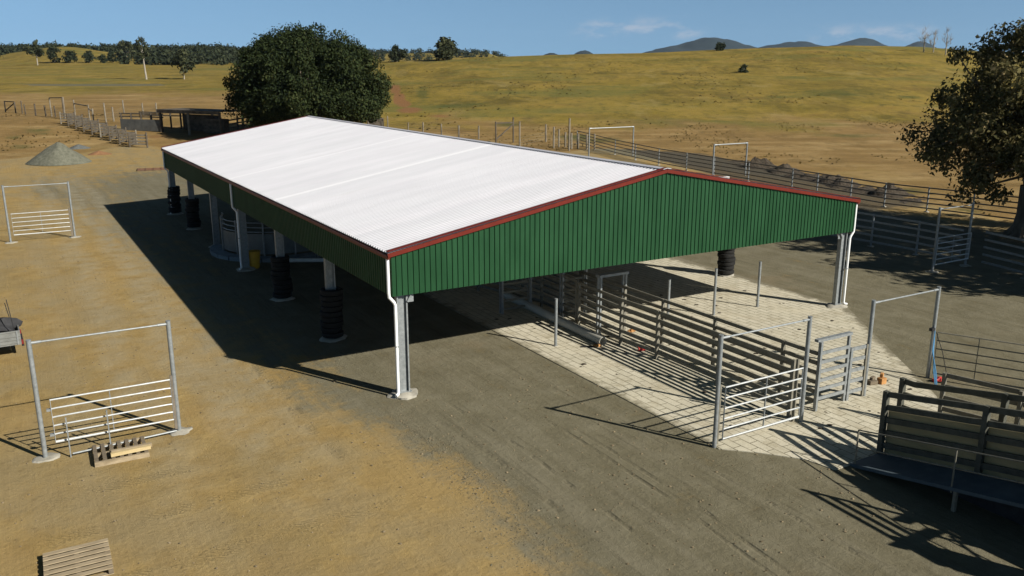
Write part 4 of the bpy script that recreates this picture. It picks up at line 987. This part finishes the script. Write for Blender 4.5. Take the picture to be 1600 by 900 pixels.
for z in (.6, 1.3, 2.0): 
    mb_ = MB(); mb_.box((dl*.85, .1, z), (dl*.3, .08, .22)); obj('rail', mb_, OLDTIM, t_)
# low solid pen left of the shelter
p0b = GT(190, 203); d2 = p0-p0b; t_ = thing('timber_pen', 'low dark timber pen with solid boarded side left of the shelter', 'pen', p0b, math.atan2(d2.y, d2.x)); l2 = d2.length
mb_ = MB(); mb_.box((l2/2, 0, .75), (l2, .14, 1.6)); obj('boarded_side', mb_, basic('dark_board', (.075, .075, .07), (.14, .14, .125), 1, .9, 0, .2, .02), t_)
for i in range(5):
    for y in (.2, 4):
        mb_ = MB(); mb_.tube([(l2*i/4, y, -.3), (l2*i/4, y, 2.4)], .13, 7); obj('post', mb_, OLDTIM, t_)
for y in (.2, 4):
    for z in (1.9, 2.35): 
        mb_ = MB(); mb_.box((l2/2, y, z), (l2+.6, .12, .16)); obj('rail', mb_, OLDTIM, t_)
# rails right of the shelter up to the tree
pts_ = [GT(352, 207), GT(372, 203), GT(395, 200), GT(420, 198)]
t_ = thing('timber_fence', 'dark old timber rails between the shelter and the big tree', 'fence', pts_[0], 0, 'old timber fences')
for p in pts_:
    q = p-pts_[0]; mb_ = MB(); mb_.tube([(q.x, q.y, -.3+q.z), (q.x, q.y, q.z+1.9)], .13, 7); obj('post', mb_, OLDTIM, t_)
for z in (.5, 1.0, 1.55):
    mb_ = MB()
    for a, b_ in zip(pts_[:-1], pts_[1:]): mb_.bar(a-pts_[0]+Vector((0, 0, z)), b_-pts_[0]+Vector((0, 0, z)), .08, .2)
    obj('rail', mb_, OLDTIM, t_)
p = GT(587, 199); t_ = thing('dark_tank', 'small dark box trough beside the foot of the big tree', 'trough', p, .1)
mb_ = MB(); mb_.box((0, 0, .75), (2.6, 1.4, 1.3)); obj('box', mb_, OLDTIM, t_, bevel=.05)
for x in (-1.1, 1.1): mb_ = MB(); mb_.box((x, -.75, .5), (.16, .16, 1.1)); obj('leg', mb_, PALEP, t_)
post_line('row of pale posts in dry grass behind the white roof', [(606, 200), (638, 206), (661, 209), (690, 213), (717, 215.5), (748, 217.5)], [1.9, 1.4, 1.7, 1.8, 1.8, 1.9], PALEP, 4)
post_line('timber gateway with crossbar and diagonal brace in the dry grass behind the roof', [(775, 224), (802, 223)], [2.9, 3.4], OLDTIM, 0, [(0, 1, 2.7, .0), (0, 1, .5, 2.0)], name='timber_gateway')['category'] = 'gate'
post_line('row of uneven pale posts behind the roof, right of the timber gateway', [(812, 232), (853, 222), (865, 232), (873, 230), (883, 230), (889, 236), (893, 233), (903, 233), (917, 234), (929, 236)], [3.4, 2.4, 2.7, 2.3, 1.9, 4.0, 2.0, 1.9, 1.9, 2.1], PALEP, 4)

# ------------------------------------------------------------------ trees
def leaves(centers, radii, per, size, tint_bias=None, squash=.85, shell=.55, droop=0.2):
    C = np.repeat(np.asarray(centers, float), per, 0); Rr = np.repeat(np.asarray(radii, float), per)
    n = len(C); d = rng.normal(size=(n, 3)); d /= np.linalg.norm(d, axis=1)[:, None]
    rad = shell+(1-shell)*rng.random(n)**.7; rad = np.where(rng.random(n) < .12, 1.0+.25*rng.random(n), rad)
    P = C+d*(Rr*rad)[:, None]*np.array([1, 1, squash])
    nrm = d*.8+rng.normal(size=(n, 3))*.6+np.array([0, 0, .35]); nrm /= np.linalg.norm(nrm, axis=1)[:, None]
    a = np.cross(nrm, rng.normal(size=(n, 3))); a /= np.linalg.norm(a, axis=1)[:, None]; b_ = np.cross(nrm, a)
    sz = size*(.55+.9*rng.random(n))[:, None]
    asp = (.45+.35*rng.random(n))[:, None]
    v0 = P-a*sz*.5; v1 = P+b_*sz*.5*asp+nrm*sz*.08; v2 = P+a*sz*.5-np.array([0, 0, 1])*sz*droop; v3 = P-b_*sz*.5*asp+nrm*sz*.08
    V = np.stack([v0, v1, v2, v3], 1).reshape(-1, 3)
    F = np.arange(n*4).reshape(n, 4)
    tint = np.clip(.38+.20*rng.normal(size=n)+np.repeat(rng.normal(size=len(centers))*.13, per), 0, 1)
    return V, F, tint
def limb(mb_, p0, p1, r0, r1, bend=.2, n=5, seg=7):
    p0 = Vector(p0); p1 = Vector(p1); L_ = (p1-p0).length; off = Vector((random.uniform(-1, 1), random.uniform(-1, 1), random.uniform(.0, 1)))*L_*bend
    pts = []
    for i in range(n+1):
        f = i/n; pts.append(p0.lerp(p1, f)+off*math.sin(f*math.pi)*.6+Vector((random.uniform(-1, 1), random.uniform(-1, 1), random.uniform(-1, 1)))*L_*.02)
    mb_.tube(pts, [r0+(r1-r0)*(i/n)**.8 for i in range(n+1)], seg); return pts
def big_tree(name, label, base, height, rx, ry, zc0, lobes, per, leaf, lmat, bmat, trunk_r, group=None, lobe_r=(1.2, 2.1), nlimb=34, shape=.5, inner=.35, pale=None, fork=.22, shell=.5, cx=0, cy=0, pear=0):
    t_ = thing(name, label, 'tree', base, 0, group)
    C = []; Rr = []
    zc = zc0+(height-zc0)*.38
    while len(C) < lobes:
        d = rng.normal(size=3); d /= np.linalg.norm(d)
        if d[2] < -.75: continue
        k = 1.0 if rng.random() > inner else rng.random()**.5
        hz = (height-zc) if d[2] > 0 else (zc-zc0)
        wob_ = 1+.07*math.sin(3*math.atan2(d[1], d[0])+1.0)+.11*rng.normal()
        r_ = rng.uniform(*lobe_r)
        p = np.array([cx+d[0]*(rx-r_)*k*wob_, cy+d[1]*(ry-r_)*k*wob_, zc+d[2]*(hz-r_*.7)*k*min(1.05, wob_)])
        if pear:
            q = 1.18-pear*(p[2]-zc0)/(height-zc0); p[0] *= q; p[1] *= q
        C.append(p); Rr.append(r_)
    tb = MB(); fk = Vector((0, 0, height*fork))
    tb.tube([(0, 0, -.4), (0, 0, .25), (trunk_r*.15, 0, height*.1), (fk.x, fk.y, fk.z)], [trunk_r*1.7, trunk_r*1.15, trunk_r*.95, trunk_r*.85], 12)
    for k in range(5):
        a = k*1.26+.3; tb.tube([(math.cos(a)*trunk_r*2.2, math.sin(a)*trunk_r*2.2, -.25), (math.cos(a)*trunk_r*.8, math.sin(a)*trunk_r*.8, .5), (0, 0, 1.3)], [trunk_r*.25, trunk_r*.4, trunk_r*.5], 7)
    idx = rng.permutation(lobes)[:nlimb]
    mains = []
    for k in range(7):
        a = k*.9+.4; e = Vector((cx*.6+math.cos(a)*rx*.45, cy*.6+math.sin(a)*ry*.45, zc*.75+random.random()*height*.2)); mains.append(limb(tb, fk-Vector((0, 0, .3)), e, trunk_r*.5, trunk_r*.22, .15))
    for i in idx:
        e = Vector(C[i]); m0 = min((q for mm in mains for q in mm[2:]), key=lambda q: (q-e).length); limb(tb, m0, e, trunk_r*.17, .03, .12, 4, 6)
    obj('trunk', tb, bmat, t_, smooth=True)
    V, F, T = leaves(C, Rr, per, leaf, shell=shell)
    fastmesh('crown', V, F, T, lmat, t_)
    return t_
# the big dark fig behind the shed
fx, fy = (478-800)/FPX*112.5, 116.0
big_tree('fig_tree', 'huge dark spreading fig tree behind the far end of the shed', Vector((fx, fy, float(tz(fx, fy)))), 14.9, 10.1, 9.0, .9, 430, 330, .30, LEAF, BARK, .9, lobe_r=(1.0, 2.0), nlimb=70)
# tree at the right edge and its neighbour just out of frame
big_tree('spreading_tree', 'loose brownish-green tree with pale twigs at the right edge', Vector((31.4, 51.4, 0)), 14.6, 8.4, 6.6, 1.1, 340, 200, .25, LEAFR, BARK, .62, lobe_r=(.6, 1.3), nlimb=150, inner=.55, shell=.2, cx=1.4, cy=-1.0, pear=.5)
big_tree('spreading_tree', 'shade tree standing outside the frame on the right', Vector((37.2, 38.0, 0)), 12.5, 9.0, 8.0, 3.0, 110, 170, .40, LEAFR, BARK, .6, lobe_r=(.9, 1.7), nlimb=40, inner=.45, shell=.3)
def far_tree(name, label, px, row, top, wpx, kind, group, n=14, per=60, trunk_frac=.35, lean=0.0, wide=None):
    b0 = GT(px, row); dist = b0.y/math.cos(PITCH)*.985
    k = dist/FPX; h_ = (row-top)*k*1.02; w_ = wpx*k/2
    t_ = thing(name, label, 'tree', b0, 0, group)
    lm, bm2 = {'gum': (LEAFG, PALEBARK), 'dark': (FOREST, BARK), 'dead': (LEAFD, PALEBARK)}[kind]
    tb = MB(); tr = max(.18, h_*.02)
    if kind == 'gum': tr *= .95
    tb.tube([(0, 0, -.5), (lean*h_*.3, 0, h_*.3), (lean*h_*.6, 0, h_*(.62))], [tr*1.3, tr, tr*.6], 8)
    C = []; Rr = []
    for i in range(n):
        a = random.uniform(0, 6.28); q = random.random()**.5; zf = random.uniform(trunk_frac, .93); wz = math.sin(min(1, (zf-trunk_frac+.12)/(1.05-trunk_frac))*math.pi)**.6
        r_ = w_*random.uniform(.26, .46) if kind != 'dead' else w_*.3
        c_ = (lean*h_*zf+math.cos(a)*q*(w_-r_*.8)*wz, math.sin(a)*q*(w_-r_*.8)*wz, zf*h_); C.append(c_); Rr.append(r_)
        limb(tb, (lean*h_*.5, 0, h_*min(.58, zf*.8)), c_, tr*.4, tr*.1, .1, 3, 5)
        if kind == 'dead':
            for _ in range(5): 
                e = (c_[0]+random.uniform(-1, 1)*w_*.5, c_[1]+random.uniform(-1, 1)*w_*.5, c_[2]+random.uniform(.05, .28)*h_); limb(tb, c_, e, tr*.22, tr*.07, .1, 2, 4)
    obj('trunk', tb, bm2, t_, smooth=True)
    if kind != 'dead':
        V, F, T = leaves(C, Rr, per, max(.5, w_*.22), shell=.2); fastmesh('crown', V, F, T, lm, t_)
    return t_
FT = 'paddock trees on the left'
far_tree('gum_tree', 'pale-trunked gum tree at the far left of the paddock', 59, 102, 68, 30, 'gum', FT, 16, 60, .42)
far_tree('gum_tree', 'tall thin gum tree with a bare leaning white trunk in the left paddock', 229, 124, 63, 24, 'gum', FT, 18, 70, .45, -.06)
far_tree('gum_tree', 'low round gum tree with dark trunk, right of the tall thin one', 288, 124, 84, 38, 'gum', FT, 16, 60, .3)
far_tree('gum_tree', 'upright gum tree at the wood edge, left of the tall thin one', 199, 97, 67, 28, 'gum', FT, 14, 60, .3)
for px, w_, top, lab in ((86, 26, 76, 'dark rounded bush-like tree, leftmost of the row below the knoll'), (110, 26, 82, 'dark low tree, second in the row below the knoll'), (140, 22, 82, 'dark low tree, third in the row below the knoll'), (162, 18, 86, 'dark low tree, fourth in the row below the knoll'), (177, 20, 84, 'dark low tree at the right end of the row below the knoll')):
    far_tree('low_tree', lab, px, 98.5, top, w_, 'dark', 'trees below the knoll', 14, 60, .12)
HTG = 'trees on the skyline'
far_tree('low_tree', 'broad grey-green tree on the skyline right of the big fig', 697, 94, 66, 50, 'gum', HTG, 20, 60, .15)
far_tree('low_tree', 'dark tree on the skyline close to the right side of the fig', 620, 97, 73, 32, 'dark', HTG, 16, 60, .12)
far_tree('low_tree', 'small dark round tree on the hilltop in front of the blue peak', 1123, 79.5, 67, 22, 'dark', HTG, 12, 50, .1)
far_tree('low_tree', 'tiny dark bush on the hilltop below the second peak', 1305, 71.5, 62, 14, 'dark', HTG, 8, 50, .1)
far_tree('low_tree', 'small green bush alone on the grassy hillside', 1162, 113.5, 104, 22, 'dark', HTG, 10, 50, .05)
DT = 'bare trees on the hilltop'
far_tree('bare_tree', 'leafless pale tree on the hilltop, leftmost of three', 1443, 82, 48, 22, 'dead', DT, 16)
far_tree('bare_tree', 'leafless pale tree on the hilltop, middle of three', 1458, 82, 54, 20, 'dead', DT, 14)
far_tree('bare_tree', 'leafless pale tree on the hilltop, rightmost of three', 1477, 86, 50, 18, 'dead', DT, 14)
# far-off wood along the ridge, one mass
C = []; Rr = []
def wood(px0, px1, row0, row1, yd, n):
    for _ in range(n):
        px = random.uniform(px0, px1); y = yd*random.uniform(.92, 1.25); x = (px-800)/FPX*y/math.cos(PITCH)*1.0
        z = float(tz(x, y)); h_ = random.uniform(5, 11)
        C.append((x, y, z+h_*.55)); Rr.append(random.uniform(3.0, 5.5)); C.append((x+random.uniform(-3, 3), y, z+h_*.2)); Rr.append(3.5)
wood(-160, 420, 70, 95, 900, 620); wood(225, 420, 80, 98, 640, 150); wood(-160, 60, 80, 98, 700, 90)
wood(560, 822, 75, 80, 1400, 330)
V, F, T = leaves(C, Rr, 34, 2.4, shell=.3)
o = fastmesh('distant_wood', V, F, T, FOREST); tag(o, 'dark wood covering the far ridge on the left horizon', 'wood', kind='stuff')

# ------------------------------------------------------------------ grass tufts over the paddocks
def tufts(n, xs, ys, hgt, wid, test):
    x = xs(n); y = ys(n)
    u_, v_ = (x-OX)*cU[0]+(y-OY)*cU[1], (x-OX)*cV[0]+(y-OY)*cV[1]
    k = test(x, y, u_, v_); x = x[k]; y = y[k]; z = tz(x, y); m_ = len(x)
    Vs = []; T = []
    base_t = np.clip(.35+.22*rng.normal(size=m_), 0, 1)
    for b_ in range(4):
        a = rng.uniform(0, 6.28, m_); h_ = hgt*(.5+rng.random(m_)); w2 = wid*(.5+rng.random(m_)); lean = rng.uniform(.1, .8, m_)*h_
        dx, dy = np.cos(a), np.sin(a)
        p0 = np.stack([x-dy*w2, y+dx*w2, z-.03], -1); p1 = np.stack([x+dy*w2, y-dx*w2, z-.03], -1); p2 = np.stack([x+dx*lean, y+dy*lean, z+h_], -1)
        Vs.append(np.stack([p0, p1, p2], 1)); T.append(np.clip(base_t+.1*rng.normal(size=m_), 0, 1))
    return np.concatenate(Vs, 0).reshape(-1, 3), np.concatenate(T)
def ur(a, b_): return lambda n: rng.uniform(a, b_, n)
parts = []
isgrass = lambda x, y, u_, v_: np.where(x/np.maximum(y, 20) < -.2, y > 104+6*np.sin(x*.12), np.where(u_ > 5, np.minimum(u_-(52.5+(v_-19)*.33), 0)+np.where(v_ > 66, 1e3, 0) > -.01, v_ > 68))
def clump(x, y, k, th): return np.array([mnoise.noise(Vector((a*k, b_*k*.6, 2.2))) > th for a, b_ in zip(x, y)])
parts.append(tufts(9000, lambda n: rng.uniform(-110, 130, n), lambda n: 58+rng.random(n)**.8*90, .12, .14, lambda x, y, u_, v_: isgrass(x, y, u_, v_) & clump(x, y, .09, .16)))
parts.append(tufts(7000, lambda n: rng.uniform(-170, 240, n), lambda n: 130+rng.random(n)*205, .15, .30, lambda x, y, u_, v_: isgrass(x, y, u_, v_) & clump(x, y, .05, .2) & (x/y > -.2)))
V = np.concatenate([p[0] for p in parts]); T = np.concatenate([p[1] for p in parts])
o = fastmesh('grass_tufts', V, np.arange(len(V)).reshape(-1, 3), T, TUFT); tag(o, 'dry yellow grass tufts over the paddocks and the hillside', 'grass', kind='stuff')

# ------------------------------------------------------------------ dry-season haze
hm = bpy.data.materials.new('haze_air'); hm.use_nodes = True; hm.node_tree.nodes.clear()
ho = N(hm.node_tree, 'ShaderNodeOutputMaterial'); hv = N(hm.node_tree, 'ShaderNodeVolumePrincipled')
hv.inputs['Color'].default_value = (.55, .76, 1.0, 1); hv.inputs['Density'].default_value = .00003; hv.inputs['Anisotropy'].default_value = .2
hm.node_tree.links.new(hv.outputs[0], ho.inputs['Volume'])
q = MB(); q.box((0, 3150, 150), (16000, 7900, 310)); o = obj('haze', q, hm); tag(o, kind='stuff'); o['label'] = 'thin blue haze in the air over the whole paddock country'
